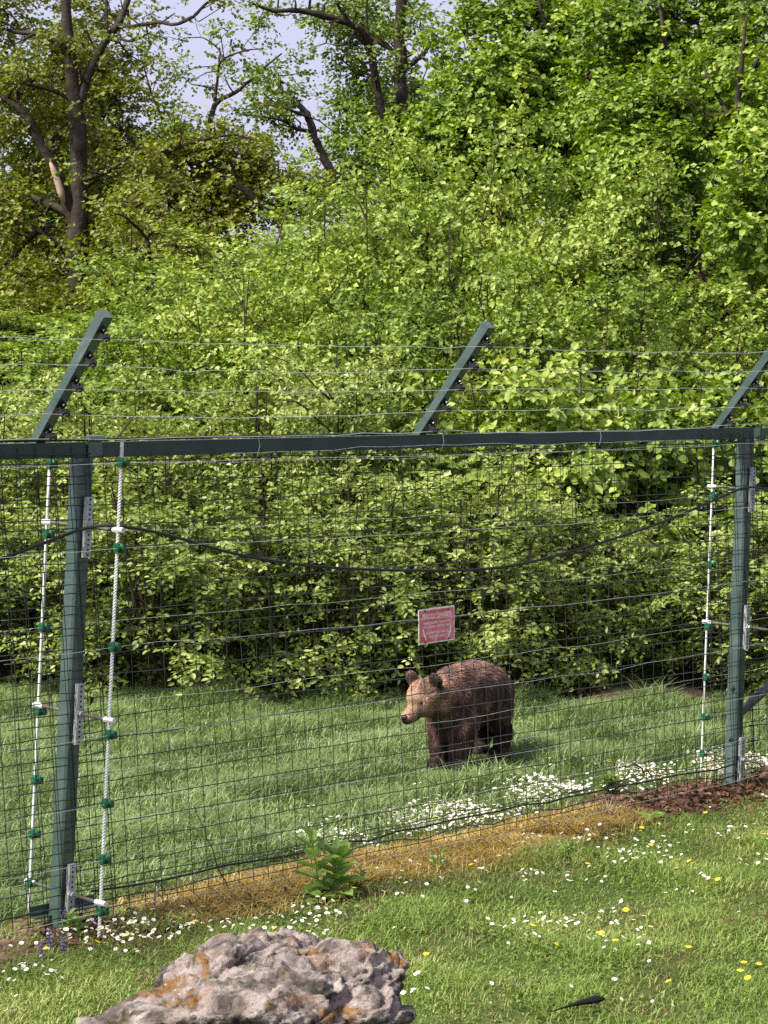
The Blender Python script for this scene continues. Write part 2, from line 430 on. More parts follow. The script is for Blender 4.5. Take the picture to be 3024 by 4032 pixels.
def plant_shrub(name, label, group, kind, base, top, rx, ry, spin):
    sm, cm, (kx, ky, kh) = kind
    root = empty(name, base); tag(root, label, 'shrub', group)
    a = (spin % 2) * math.pi + rr.uniform(-.5, .5)
    for nm, me in (('stem', sm), ('crown', cm)):
        o = obj(nm, me, root, rot=(0, 0, a)); o['kind'] = 'stuff'
        o.scale = (rx / kx, ry / ky, (top - base[2]) / kh)
    return root
def foot(px, py, y):
    p = at(px, py, y); return np.array([p[0], p[1], float(terr(p[0], p[1])) - .03])

outline_x = [-600, 0, 250, 450, 700, 900, 1150, 1300, 1500, 1700, 1900, 2200, 2600, 3024, 3600]
outline_y = [1560, 1480, 1400, 1270, 1090, 960, 850, 760, 660, 560, 560, 620, 700, 760, 800]
def zrow(px, py, y):
    """height of the point at distance y seen at photo row py"""
    return at(px, py, y)[2]
rr = random.Random(3)
K1 = [shrub_kind(.62, .55, 2.1, M['shrub'], 'oval', .052, 96, 100 + i, L=.24, per=9, tw=11, crad=.20, skirt=.08) for i in range(5)]
K2 = [shrub_kind(.80, .60, 2.4, M['hazel'], 'round', .074, 84, 200 + i, L=.30, per=8, tw=10, crad=.24) for i in range(3)]
K2b = [shrub_kind(.80, .60, 2.4, M['shrub'], 'slim', .056, 100, 210 + i, L=.26, per=9, tw=12, crad=.23) for i in range(3)]
K3 = [shrub_kind(.98, .70, 2.8, M['hazel'], 'kite', .060, 125, 300 + i, L=.30, per=9, tw=12, crad=.26) for i in range(5)]
K4 = [shrub_kind(1.12, .80, 2.9, M['hazel'], 'kite', .060, 135, 400 + i, L=.32, per=9, tw=12, crad=.28) for i in range(5)]
# first row: small-leaved shrubs at the paddock's back edge
front = [(-280, 19.3, 2150, .75, ''), (90, 19.2, 2020, .62, ''), (430, 18.7, 1900, .62, 'small-leaved shrub seen past the ribbed stake of the post beside the boulder'), (740, 18.35, 1930, .68, ''), (1060, 18.45, 1850, .62, ''), (1390, 18.4, 1880, .66, ''), (1700, 18.55, 1840, .66, 'small-leaved shrub directly behind the warning sign'),
         (2010, 18.5, 1880, .62, "small-leaved shrub directly behind the bear's rump"), (2270, 18.75, 2010, .52, 'small-leaved shrub between the bear and the bare earth mound'), (2490, 20.0, 2240, .45, 'low shrub in the dark hollow over the bare earth mound'), (2730, 18.9, 2050, .50, 'small-leaved shrub between the earth mound and the post where the fence bends'), (3010, 18.6, 1960, .60, 'small-leaved shrub behind the post where the fence bends'), (3330, 18.6, 1900, .7, '')]
for i, (px, y, ty, rx, lab) in enumerate(front):
    plant_shrub('broadleaf_shrub', lab or 'small-leaved grey-green shrub along the back edge of the paddock', 'small-leaved shrubs edging the paddock', K1[i % 5], foot(px, 2500, y), zrow(px, ty, y), rx, .55, i)
# second row
for i, px in enumerate(range(-500, 3601, 330)):
    y = 20.1 + rr.uniform(-.3, .4)
    ty = max(np.interp(px, outline_x, outline_y) + 60, 1500 + rr.uniform(-140, 120))
    broad = px > 1700
    plant_shrub('hazel_bush' if broad else 'broadleaf_shrub', 'round-leaved hazel bush rising behind the small-leaved shrubs' if broad else 'light green shrub rising just behind the paddock-edge shrubs',
          'hazel bushes of the lower bank' if broad else 'light shrubs of the lower bank', (K2 if broad else K2b)[i % 3], foot(px + rr.uniform(-60, 60), 2200, y), zrow(px, ty, y), .80, .6, i)
# third row: the pale wall of hazel on the bank
for i, px in enumerate(range(-450, 3601, 340)):
    y = 22.3 + rr.uniform(-.4, .5)
    ty = max(np.interp(px, outline_x, outline_y) + 40, 1050 + rr.uniform(-120, 120)); ty = max(ty, 1190) if 2420 < px < 3000 else ty
    plant_shrub('hazel_bush', 'tall yellow-green hazel bush halfway up the wooded bank', 'tall hazel bushes of the middle bank', K3[i % 5], foot(px + rr.uniform(-70, 70), 2000, y), zrow(px, ty, y), .98, .7, i)
# fourth row: upper hazels making the slanting outline
for i, px in enumerate(range(-350, 3601, 370)):
    y = 25.2 + rr.uniform(-.5, .5)
    ty = np.interp(px, outline_x, outline_y) + rr.uniform(-20, 60); ty = max(ty, 1130) if 2420 < px < 3000 else ty
    plant_shrub('hazel_bush', 'pale hazel bush topping the wooded bank below the tall trees', 'pale hazel bushes topping the bank', K4[i % 5], foot(px + rr.uniform(-70, 70), 1700, y), zrow(px, ty, y), 1.12, .8, i)
K5 = [shrub_kind(1.2, .85, 2.9, M['deep'], 'kite', .066, 120, 450 + i, L=.32, per=9, tw=11, crad=.30) for i in range(2)]
# undergrowth below the oaks, and dark-leaved bushes added to darken the maple hollow
for i, (px, y, ty) in enumerate(((2250, 30.5, 900), (2560, 29.5, 800), (2760, 31.5, 700), (2930, 29.5, 760), (3180, 30.5, 800))):
    plant_shrub('undergrowth_bush', 'dark green bush added to darken the hollow beneath the maples', 'bushes added to darken the maple hollow', K5[i % 2], foot(px, 1300, y), zrow(px, ty, y), 1.25, .9, i)
for i, px in enumerate(list(range(-300, 1700, 330)) + [-180, 40, 240]):
    y = 29 if i < 7 else 31.5
    y = y + rr.uniform(-.6, .6)
    plant_shrub('undergrowth_bush', 'shaded green bush growing under the oaks behind the hazels', 'bushes under the oaks', K4[(i + 2) % 5], foot(px, 1500, y), zrow(px, min(1330, np.interp(px, outline_x, outline_y) + 50) + rr.uniform(-60, 40) - (120 if i > 6 else 0), y), 1.3, .9, i)

# ------------------------------------------------------------------ trees: trunk and limbs along their own lines, crown of leaf clusters
def tree(name, label, depth, trunk, limbs, blobs, mat, shape, leaf, seed, group=None, L=.34, per=7, tw=9, crad=.34, limb_cl=0.0, bark=None, wig=.5):
    rng = np.random.default_rng(seed)
    def pts3(line, zoff):
        out = []; rad = []
        for k, q in enumerate(line):
            dz = zoff * (k / max(1, len(line) - 1))
            p = at(q[0], q[1], depth + dz)
            out.append(p); rad.append(q[2] * .5 * depth / FPX)
        return np.array(out), np.array(rad)
    def refine(P, r, n=4):
        s = np.arange(len(P)); t = np.linspace(0, len(P) - 1, (len(P) - 1) * n + 1)
        Q = np.stack([np.interp(t, s, P[:, i]) for i in range(3)], 1)
        Q[1:-1] = (Q[:-2] + 2 * Q[1:-1] + Q[2:]) / 4
        rr_ = np.interp(t, s, r)
        Q[1:-1] += rng.normal(0, .12, (len(Q) - 2, 3)) * rr_[1:-1, None]
        return Q, rr_ * rng.uniform(.93, 1.08, len(Q))
    P, r = pts3(trunk, 0)
    gz = float(terr(P[0][0], P[0][1]))
    foot = np.array([P[0][0], P[0][1], gz - .05])
    if P[0][2] > gz:
        P = np.concatenate([[foot], P]); r = np.concatenate([[r[0] * 1.35], r])
    base = np.array([P[0][0], P[0][1], min(gz, P[0][2])])
    root = empty(name, base); tag(root, label, 'tree', group)
    Q, q = refine(P, r)
    MB().tube(Q - base, q, 9).build('trunk', bark or M['bark'], root, smooth=True)
    Cs = []; Os = []
    for li, line in enumerate(limbs):
        P2, r2 = pts3(line, rng.uniform(-1.2, 1.2))
        # limb starts on the trunk
        Q2, q2 = refine(P2, r2)
        mb = MB(); mb.tube(Q2 - base, q2, 6, cap=False)
        for k in range(3, len(Q2), 3):   # side twigs
            d = nrm(rng.normal(0, 1, 3) + np.array([0, 0, .5])); e = Q2[k] + d * rng.uniform(.35, .8)
            twig_mesh(mb, Q2[k] - base, e - base, q2[k] * .5, .006, rng, wob=.1)
            if limb_cl and rng.uniform() < limb_cl: Cs.append(e); Os.append(d)
        if limb_cl: Cs.append(Q2[-1]); Os.append(nrm(Q2[-1] - Q2[-3]) + np.array([0, 0, .1]))
        mb.build('limb', bark or M['bark'], root, smooth=True)
    tw_ = MB()
    parts = []
    for (px, py, rxp, ryp, dz, n) in blobs:
        c = at(px, py, depth + dz); s = (depth + dz) / FPX
        C, O = ellipsoid_clusters(c, (rxp * s, max(rxp, ryp) * s * .7, ryp * s), n, rng, shell=.25, lump=.2)
        Cs.extend(C); Os.extend(O)
        for i in range(0, n, 3):
            twig_mesh(tw_, c + rng.normal(0, .1, 3) + (C[i] - c) * .25 - base, C[i] + O[i] * .2 - base, .022, .006, rng, wob=.08)
    if tw_.n: tw_.build('branch', bark or M['bark'], root)['kind'] = 'stuff'
    C = np.array(Cs) - base; O = nrm(np.array(Os))
    Pp, OO = cluster_points(C, O, crad, tw, rng, flat=.48)
    (V, Qd), _ = sprays(Pp, OO, per, L, leaf, shape, rng)
    cr = obj('crown', mesh('crown', V, Qd, [mat]), root); cr['kind'] = 'stuff'
    return root

# tall olive oak with the forked trunk
tree('oak_tree', 'tall oak with forked trunk and a bare pale strip of stripped bark', 34,
     [(340, 1400, 90), (318, 1180, 80), (300, 960, 84), (312, 800, 74), (312, 560, 68), (295, 400, 60), (280, 250, 50), (265, 100, 42), (245, -150, 34)],
     [[(312, 400, 42), (345, 310, 38), (375, 230, 36), (425, 150, 32), (465, 95, 30), (490, 40, 26), (530, -80, 20)],
      [(462, 102, 20), (530, 105, 18), (620, 85, 16), (690, 100, 14), (760, 70, 10), (820, 8, 7)],
      [(298, 900, 60), (255, 770, 52), (225, 680, 48), (165, 580, 42), (110, 470, 38), (60, 410, 34), (-60, 350, 28)],
      [(285, 850, 38), (170, 790, 32), (110, 770, 26), (30, 735, 18)],
      [(300, 1010, 32), (230, 950, 28), (150, 905, 24), (60, 875, 16)],
      [(265, 890, 20), (190, 890, 18), (130, 930, 16), (60, 1000, 14), (-20, 1080, 12)],
      [(318, 715, 24), (370, 695, 20), (420, 675, 16), (490, 635, 10), (560, 560, 6)],
      [(275, 205, 34), (220, 160, 28), (150, 135, 22), (80, 130, 18), (10, 112, 14)],
      [(295, 400, 24), (230, 360, 22), (170, 345, 18), (90, 328, 10)],
      [(330, 1160, 18), (400, 1100, 14), (450, 1060, 12), (530, 1000, 8)],
      [(420, 150, 18), (420, 60, 14), (415, -60, 9)],
      [(455, 150, 14), (520, 165, 11), (590, 130, 6)]],
     [(60, 60, 190, 110, 1.6, 26), (200, 300, 170, 150, 1.8, 30), (60, 330, 150, 120, 0.6, 20), (350, 60, 100, 80, 1.8, 11), (460, 270, 80, 90, 2, 8), (450, 430, 120, 110, 1.8, 20), (120, 520, 170, 110, 1.6, 26),
      (240, 470, 60, 60, 0.2, 8), (440, 560, 150, 90, 2, 20), (90, 700, 150, 90, 1.9, 18), (450, 720, 170, 110, 1.7, 26), (560, 780, 160, 90, 0.8, 22), (60, 850, 120, 90, 0.4, 14), (480, 920, 180, 100, 1.8, 24), (100, 1010, 170, 100, 1.8, 22),
      (150, 1180, 210, 110, -0.5, 30), (420, 1120, 150, 100, 1.6, 18), (40, 1290, 170, 100, -0.6, 20), (240, 1300, 160, 90, -1, 18)],
     M['oak'], 'kite', .078, 21, limb_cl=.55, crad=.36, tw=10, per=8)
# pale stripped-bark patch on the fork: part of that oak
def pale_strip():
    o = [x for x in bpy.data.objects if x.name.startswith('oak_tree')][0]
    pts = [at(x, y, 33.86) for x, y in ((252, 800), (240, 755), (228, 715), (212, 672), (198, 640))]
    b = np.array(o.location)
    MB().tube([p - b for p in pts], [.03, .062, .058, .05, .02], 6).build('stripped_bark', M['paleb'], o, smooth=True)
pale_strip()

# oaks behind, against the sky
tree('oak_tree', 'dark-trunked oak with two upright trunks clothed in deep green leaves', 38,
     [(1590, 640, 66), (1583, 530, 54), (1576, 398, 52), (1573, 265, 52), (1576, 130, 46), (1581, 0, 40), (1590, -220, 30)],
     [[(1575, 610, 60), (1530, 520, 46), (1497, 411, 38), (1470, 278, 36), (1457, 166, 38), (1417, 119, 26), (1377, 93, 20), (1340, 40, 14), (1300, -60, 10)],
      [(1580, 275, 26), (1656, 225, 22), (1682, 186, 20), (1735, 159, 18), (1800, 120, 12), (1850, 70, 8)],
      [(1457, 150, 22), (1490, 166, 20), (1540, 192, 18), (1575, 230, 16)],
      [(1420, 110, 26), (1320, 70, 26), (1232, 53, 26), (1165, 40, 22), (1066, 43, 16), (993, 13, 10)],
      [(1455, 170, 14), (1440, 60, 12), (1450, -60, 8)],
      [(1660, 222, 12), (1700, 260, 9), (1770, 290, 6)]],
     [(1360, 40, 130, 55, 1.2, 14), (1210, 85, 80, 30, 0.7, 3), (1480, 60, 110, 80, 1.8, 14), (1430, 300, 100, 110, 1.5, 18), (1380, 450, 110, 90, 1.4, 18), (1500, 480, 90, 130, 0, 18), (1560, 420, 80, 140, 1.8, 14), (1640, 420, 90, 110, 1.8, 14),
      (1440, 600, 140, 90, 0.2, 24), (1340, 640, 120, 80, -0.3, 18), (1620, 90, 70, 80, 1.8, 8), (1570, 190, 50, 70, 0.1, 5), (1400, 180, 70, 50, 1.1, 7), (1480, 760, 160, 90, -0.6, 22)],
     M['deep'], 'kite', .080, 22, limb_cl=.35, crad=.34, tw=10, per=8)
tree('oak_tree', 'leaning slender oak with a curved dark trunk showing against the sky', 36,
     [(1470, 900, 46), (1424, 822, 42), (1390, 762, 38), (1298, 670, 34), (1271, 610, 32), (1238, 544, 32), (1218, 464, 30), (1178, 411, 22), (1132, 365, 16), (1066, 358, 9)],
     [[(1230, 520, 18), (1165, 507, 14), (1125, 477, 12), (1033, 457, 7)], [(1215, 460, 16), (1160, 440, 13), (1100, 420, 9), (1040, 370, 5)], [(1150, 385, 8), (1130, 330, 6), (1060, 290, 4)]],
     [(1090, 400, 100, 35, .3, 6), (1080, 480, 90, 35, .2, 6), (1200, 400, 40, 25, 0, 2), (1120, 320, 90, 30, .3, 4)],
     M['deep'], 'kite', .075, 23, limb_cl=.4, crad=.24)
tree('oak_tree', 'thin-leaved oak with fine crooked branches spread against the pale sky', 42,
     [(800, 640, 22), (842, 404, 20), (928, 365, 16), (980, 320, 14), (1034, 272, 10), (1110, 210, 6)],
     [[(845, 400, 16), (852, 340, 13), (858, 290, 12), (862, 252, 11), (890, 225, 9), (941, 205, 8), (990, 195, 6), (1034, 192, 4)],
      [(862, 255, 9), (868, 199, 8), (830, 165, 7), (796, 146, 5), (720, 150, 3)], [(920, 368, 7), (890, 320, 5), (885, 290, 4)],
      [(640, 470, 12), (600, 380, 9), (580, 310, 7), (560, 240, 5)], [(1040, 268, 8), (1100, 300, 6), (1180, 290, 4)], [(610, 385, 6), (660, 330, 5), (690, 280, 3)]],
     [(920, 130, 110, 35, .3, 3), (960, 240, 80, 25, .3, 3), (800, 310, 40, 30, .2, 1), (640, 350, 60, 50, .4, 3), (690, 490, 110, 40, .3, 8), (1020, 70, 70, 30, .2, 3),
      (720, 570, 140, 45, .3, 14), (900, 530, 150, 45, .4, 12)],
     M['deep'], 'kite', .080, 24, limb_cl=.30, crad=.22)
tree('oak_tree', 'broken dark leaning trunk among olive leaves below the sky gap', 33,
     [(1120, 900, 34), (1047, 822, 31), (981, 762, 27), (915, 716, 24), (862, 683, 12)],
     [[(930, 726, 16), (925, 690, 14), (908, 636, 11), (880, 600, 7)], [(590, 618, 20), (650, 600, 20), (760, 560, 16), (850, 540, 13), (920, 530, 10), (1000, 550, 6)]],
     [(640, 680, 160, 90, .4, 22), (760, 640, 150, 70, .6, 18), (720, 800, 190, 90, .4, 26), (900, 640, 150, 70, .7, 18), (980, 700, 130, 70, .9, 14), (860, 880, 200, 90, .4, 26), (1080, 760, 160, 80, .7, 20), (1010, 630, 100, 40, .9, 6), (1180, 760, 120, 80, .5, 14), (700, 960, 170, 80, 0, 18)],
     M['oak'], 'kite', .078, 25, limb_cl=.5, crad=.32, tw=10, per=8)
tree('young_tree', 'slim young tree with a Y-shaped fork above the hazels', 30,
     [(600, 1080, 22), (583, 961, 18), (578, 935, 17), (597, 915, 14), (623, 862, 12), (636, 822, 9), (660, 770, 5)],
     [[(580, 940, 14), (550, 905, 13), (530, 888, 12), (490, 850, 9), (450, 840, 6)]],
     [(560, 830, 150, 60, .2, 12), (460, 1000, 130, 90, .5, 12), (700, 1000, 130, 70, .4, 12)],
     M['oak'], 'kite', .075, 26, limb_cl=.7, crad=.28)
# maples on the rising ground
tree('maple_tree', 'broad maple with fresh yellow-green leaf sprays and a dark trunk', 26.5,
     [(2760, 1120, 50), (2733, 948, 42), (2753, 732, 36), (2720, 560, 30), (2650, 330, 24), (2600, 60, 16), (2590, -200, 10)],
     [[(2745, 800, 24), (2690, 680, 18), (2600, 590, 12), (2480, 520, 8)], [(2735, 620, 20), (2860, 440, 14), (2960, 300, 9)], [(2640, 330, 16), (2520, 220, 12), (2420, 60, 8)], [(2440, 690, 16), (2428, 576, 13), (2400, 430, 8)],
      [(2745, 700, 14), (2860, 600, 11), (2980, 560, 8)]],
     [(2560, 480, 190, 120, -.5, 30), (2700, 380, 170, 120, -.2, 26), (2830, 260, 180, 120, .3, 26), (2580, 240, 180, 120, .4, 24), (2400, 330, 150, 110, .2, 20), (2700, 90, 200, 110, .5, 26), (2460, 100, 170, 110, .5, 20), (2950, 80, 170, 110, .3, 20),
      (2590, 640, 170, 90, -.9, 24), (2900, 500, 150, 100, .5, 18), (2480, 600, 130, 80, -.6, 14)],
     M['maple'], 'lobed', .074, 31, limb_cl=.4, crad=.27, L=.32, tw=11, per=9)
tree('maple_tree', 'maple with slanting branches and yellow-green crown beside the dark oak trunks', 29,
     [(2330, 900, 40), (2300, 600, 32), (2225, 251, 24), (2171, 149, 18), (2137, 70, 14), (2080, -150, 8)],
     [[(2290, 560, 20), (2180, 470, 16), (2080, 440, 11), (1960, 380, 7)], [(2235, 300, 14), (2330, 180, 10), (2380, 40, 6)], [(2300, 650, 18), (2150, 600, 13), (1980, 560, 9), (1850, 530, 5)], [(2310, 520, 13), (2420, 430, 10), (2500, 380, 6)]],
     [(2150, 160, 180, 110, .2, 24), (1960, 260, 160, 100, 0, 22), (1840, 390, 140, 100, -.3, 18), (2060, 400, 180, 100, .2, 24), (2260, 350, 150, 110, .3, 18), (2000, 560, 190, 110, -.4, 28), (1780, 560, 150, 100, -.5, 18), (2220, 560, 170, 100, -.2, 20), (2300, 90, 150, 110, .5, 18), (2000, 60, 170, 90, .5, 18), (1850, 150, 120, 80, .3, 10), (2120, 720, 200, 90, -.6, 24), (1850, 700, 190, 80, -.4, 20), (1680, 660, 140, 80, -.2, 14), (2330, 740, 160, 90, -.4, 16)],
     M['maple'], 'lobed', .074, 32, limb_cl=.4, crad=.27, L=.32, tw=11, per=9)
tree('maple_tree', 'maple with a forked grey trunk at the dark hollow in the bank', 24.5,
     [(2960, 1150, 44), (2930, 900, 38), (2923, 711, 36), (2903, 434, 30), (2920, 250, 18), (2940, 60, 10)],
     [[(2915, 520, 22), (2848, 420, 17), (2800, 330, 11), (2760, 250, 6)], [(2925, 740, 18), (3010, 640, 14), (3100, 560, 9)]],
     [(3000, 650, 170, 110, -.6, 22), (2980, 880, 150, 110, -.9, 22), (3080, 450, 170, 120, 0, 20), (3100, 1050, 150, 120, -.7, 18), (3000, 250, 150, 100, .4, 12)],
     M['maple'], 'lobed', .074, 33, limb_cl=.4, crad=.27, L=.32, tw=11, per=9)
# trees farther back that close the wood: three grown kinds, copied
def far_kind(seed, mat):
    rng = np.random.default_rng(seed); Cs = []; Os = []; tw_ = MB()
    tr = MB().tube([(0, 0, -.3), (.05, 0, 2), (-.05, .05, 4), (0, 0, 6)], [.14, .11, .07, .02], 8).me('trunk', [M['bark']], True)
    for k in range(9):
        f = k / 8; wd = 1.25 * (1 - .45 * f) + .1
        for s_ in (-1, 1):
            c = np.array([s_ * wd * rng.uniform(.3, .75), rng.uniform(-.6, .6), .5 + 5.3 * f])
            C, O = ellipsoid_clusters(c, (wd * .8, wd * .7, .5), 17, rng, shell=.25, lump=.2); Cs.append(C); Os.append(O)
            for i in range(0, 17, 3): twig_mesh(tw_, np.array([0, 0, max(.2, c[2] - .5)]), C[i], .03, .008, rng, wob=.05)
    C = np.concatenate(Cs); O = np.concatenate(Os)
    Pp, OO = cluster_points(C, O, .42, 9, rng, flat=.6)
    (V, Q), _ = sprays(Pp, OO, 7, .42, .105, 'kite', rng)
    return tr, tw_.me('branch', [M['bark']]), mesh('crown', V, Q, [mat])
FK = [far_kind(701, M['deep']), far_kind(702, M['oak']), far_kind(703, M['deep'])]
far = [(-150, 200, 47), (330, 120, 50), (150, 620, 45), (560, 1010, 44), (900, 1000, 43), (1250, 960, 45), (1720, 330, 46), (2050, 200, 44), (2450, 100, 46), (2850, 80, 44), (3250, 150, 45)]
for i, (px, ty, d) in enumerate(far):
    p = at(px, 1200, d); b = np.array([p[0], p[1], float(terr(p[0], p[1]))]); h = at(px, ty, d)[2] - b[2]
    root = empty('woodland_tree', b); tag(root, 'dense green woodland tree filling the wood behind the oaks and maples', 'tree', 'woodland trees behind')
    for nm, me in zip(('trunk', 'branch', 'crown'), FK[i % 3]):
        o = obj(nm, me, root, rot=(0, 0, rr.uniform(0, 6.28))); o.scale = (1, 1, h / 6.4) if h > 3.2 else (1, 1, h / 6.4)
        if nm != 'trunk': o['kind'] = 'stuff'

# ------------------------------------------------------------------ grass
def blades(P, H, W, rng, lean=.45, bend=.5):
    n = len(P)
    a = rng.uniform(0, 2 * math.pi, n); d = np.stack([np.cos(a), np.sin(a), np.zeros(n)], 1)
    s = np.stack([-np.sin(a + rng.normal(0, .6, n)), np.cos(a), np.zeros(n)], 1); s = nrm(s)
    l1 = rng.uniform(.1, lean, n)[:, None]; b = rng.uniform(.2, 1, n)[:, None] * bend
    Hc = H[:, None]; Wc = W[:, None] * .5
    mid = P + UP * Hc * .58 + d * Hc * l1 * .6
    tip = P + UP * Hc * (1 - .35 * b) + d * Hc * (l1 + b)
    V = np.stack([P - s * Wc, P + s * Wc, mid + s * Wc * .85, mid - s * Wc * .85, tip], 1).reshape(-1, 3)
    o = (np.arange(n) * 5)[:, None]
    return V, [o + np.array([[0, 1, 2, 3]]), o + np.array([[3, 2, 4]])]

def in_view(x, y, margin=1.12, add=.35):
    half = 1512 / FPX * y * margin + add
    return np.abs(x) < half

def scatter(n, y0, y1, rng):
    y = np.sqrt(rng.uniform(y0 ** 2, y1 ** 2, n)); half = 1512 / FPX * y * 1.12 + .35
    x = rng.uniform(-1, 1, n) * half
    return x, y

def vnoise(x, y, sc, seed=0):
    r_ = np.random.default_rng(seed); o = np.zeros_like(x)
    for k in range(6):
        a = r_.uniform(0, 6.28); f = sc * r_.uniform(.6, 1.9)
        o += np.sin((x * math.cos(a) + y * math.sin(a)) * f + r_.uniform(0, 6.28))
    return o / 6 * 1.9

rng = np.random.default_rng(77)
# lawn on the visitors' side
x, y = scatter(300000, 8.2, 15.6, rng)
t_, n_ = fence_tn(x, y)
edge = n_ + .22 * vnoise(x, y, 5, 1)
thin = vnoise(x, y, 6, 5)
edge = edge + rng.normal(0, .09, len(x))
k = ((edge > np.where(t_ < .7, -.02, .40)) | ((edge > .0) & (rng.uniform(0, 1, len(x)) < .07))) & (rng.uniform(0, 1, len(x)) < np.clip(.80 + .75 * thin, .12, 1))
x, y = x[k], y[k]; tall = np.clip(.85 + .6 * vnoise(x, y, 4, 2), .4, 1.7)
V, Fq = blades(np.stack([x, y, terr(x, y) - .004], 1), .036 * tall * rng.uniform(.4, 1.6, len(x)), rng.uniform(.0030, .0062, len(x)), rng, 1.1, .9)
go = obj('lawn_grass', mesh('lawn_grass', V, Fq, [M['lawn']])); tag(go, 'short daisy-strewn lawn grass on the visitors side of the fence', 'grass', kind='stuff')
# clover and other small round leaves between the blades, and dead thatch showing in the thin places
x, y = scatter(60000, 8.2, 15.6, rng); t_, n_ = fence_tn(x, y)
k = (n_ > .36) & (rng.uniform(0, 1, len(x)) < np.clip(.15 + .8 * vnoise(x, y, 3.1, 15), 0, .8)); x, y = x[k], y[k]; n = len(x)
V, Q = leaf_geo(np.stack([x, y, terr(x, y) + rng.uniform(.004, .034, n)], 1), rng.normal(0, 1, (n, 3)) * np.array([1, 1, .4]), rng.normal(0, .35, (n, 3)) + UP, rng.uniform(.010, .026, n), 'kite')
go = obj('lawn_clover', mesh('lawn_clover', V, Q, [M['herb']])); tag(go, 'small clover leaves growing between the lawn blades', 'clover', kind='stuff')
x, y = scatter(70000, 8.2, 15.6, rng); t_, n_ = fence_tn(x, y)
k = (n_ > .36) & (vnoise(x, y, 6, 5) < rng.normal(-.25, .35, len(x))); x, y = x[k], y[k]
V, Fq = blades(np.stack([x, y, terr(x, y) - .002], 1), rng.uniform(.012, .034, len(x)), rng.uniform(.0025, .005, len(x)), rng, 1.6, 1.2)
go = obj('lawn_thatch', mesh('lawn_thatch', V, Fq, [M['thatch']])); tag(go, 'brown dead thatch showing where the lawn is thin', 'dead grass', kind='stuff')
# longer paddock grass
x, y = scatter(190000, 10.2, 19.4, rng)
t_, n_ = fence_tn(x, y)
edge = -n_ + .22 * vnoise(x, y, 4, 3)
bare = on_ground(2500, 2745)
k = (edge > .22) & (((x - bare[0]) / .62) ** 2 + ((y - bare[1]) / .42) ** 2 > 1)
dr = (t_ > 1.9) & (n_ > -.95 + .25 * vnoise(x, y, 4, 9)) & (rng.uniform(0, 1, len(x)) < .72)      # thin where the daisies drift
k &= ~dr
x, y, t_, n_ = x[k], y[k], t_[k], n_[k]
tall = np.clip(.8 + .6 * vnoise(x, y, 4.2, 4) + .25 * vnoise(x, y, 11, 14), .3, 1.8)
fr = np.exp(-((n_ + 1.0) / .5) ** 2)
bp_ = on_ground(1772, 3033)[:2]; bd = np.hypot(x - bp_[0] - .10, (y - bp_[1] - .08) * .75)
tall = tall * (.22 + .78 * smooth01((bd - .30) / .35))
tall = tall * (1 + .55 * fr) * np.where(y > 17.6, 1.25, 1)
V, Fq = blades(np.stack([x, y, terr(x, y) - .004], 1), .085 * tall * rng.uniform(.5, 1.5, len(x)), rng.uniform(.0042, .0090, len(x)), rng, .9, 1.0)
go = obj('paddock_grass', mesh('paddock_grass', V, Fq, [M['paddock']])); tag(go, 'longer lush grass inside the bear paddock', 'grass', kind='stuff')
print('paddock blades', len(x))
# dead sprayed strip under the mesh
t_ = rng.uniform(-2.2, 6.5, 60000); n_ = rng.normal(.14, .20, 60000)
q = P_L + E * t_[:, None] + NV * n_[:, None]; x, y = q[:, 0], q[:, 1]
k = in_view(x, y) & (t_ + .6 * vnoise(x, y, 4, 11) < 3.7) & (t_ + .3 * vnoise(x, y, 5, 13) > .35) & (vnoise(x, y, 6, 12) > -.75) & (n_ > -.12)
x, y = x[k], y[k]
V, Fq = blades(np.stack([x, y, terr(x, y)], 1), rng.uniform(.02, .085, len(x)), rng.uniform(.003, .006, len(x)), rng, 1.3, 1.2)
go = obj('dead_grass', mesh('dead_grass', V, Fq, [M['straw']])); tag(go, 'yellow dead grass strip under the wire mesh', 'grass', kind='stuff')
# brown leaf litter by the far post and round the post beside the boulder
t_ = np.concatenate([rng.uniform(3.4, 6.6, 5200), rng.normal(.45, .35, 900)]); n_ = np.concatenate([rng.normal(.14, .17, 5200), rng.normal(.22, .12, 900)])
q = P_L + E * t_[:, None] + NV * n_[:, None]; x, y = q[:, 0], q[:, 1]; n = len(x)
(V, Qd) = leaf_geo(np.stack([x, y, terr(x, y) + rng.uniform(.002, .03, n)], 1), rng.normal(0, 1, (n, 3)) * np.array([1, 1, .3]), rng.normal(0, .45, (n, 3)) + UP, rng.uniform(.02, .06, n), 'oval')
go = obj('leaf_litter', mesh('leaf_litter', V, Qd, [M['litter']])); tag(go, 'brown dead leaf litter on bare soil by the fence posts', 'leaf litter', kind='stuff')
# the fence and everything after it
# ------------------------------------------------------------------ the fence
M['oldsteel'] = ramp_mat('dull_threaded_steel', [(.3, (.05, .045, .04)), (.6, (.13, .12, .11)), (.8, (.16, .09, .06))], scale=14, rough=.55, metal=.3)
def hit(px, py, off):
    """fence coordinates (along, height) of what is seen at a photo pixel, on the sheet `off` metres out"""
    dx = (px - 1512) / FPX; dv = (2016 - py) / FPX
    d = np.array([dx, CP + dv * SP, -SP + dv * CP])
    s = (P_L @ NV + off) / (d[0] * NV[0] + d[1] * NV[1])
    p = np.array([0, 0, CAMH]) + d * s
    return float((p[:2] - P_L) @ E), float(p[2])

FROOT = empty('wire_mesh_fence', (P_L[0], P_L[1], 0), ANG)
tag(FROOT, 'tall green steel fence of square wire mesh with inclined top arms', 'fence')
def fl(t, off, z): return np.array([t, -off, z])            # fence-local point

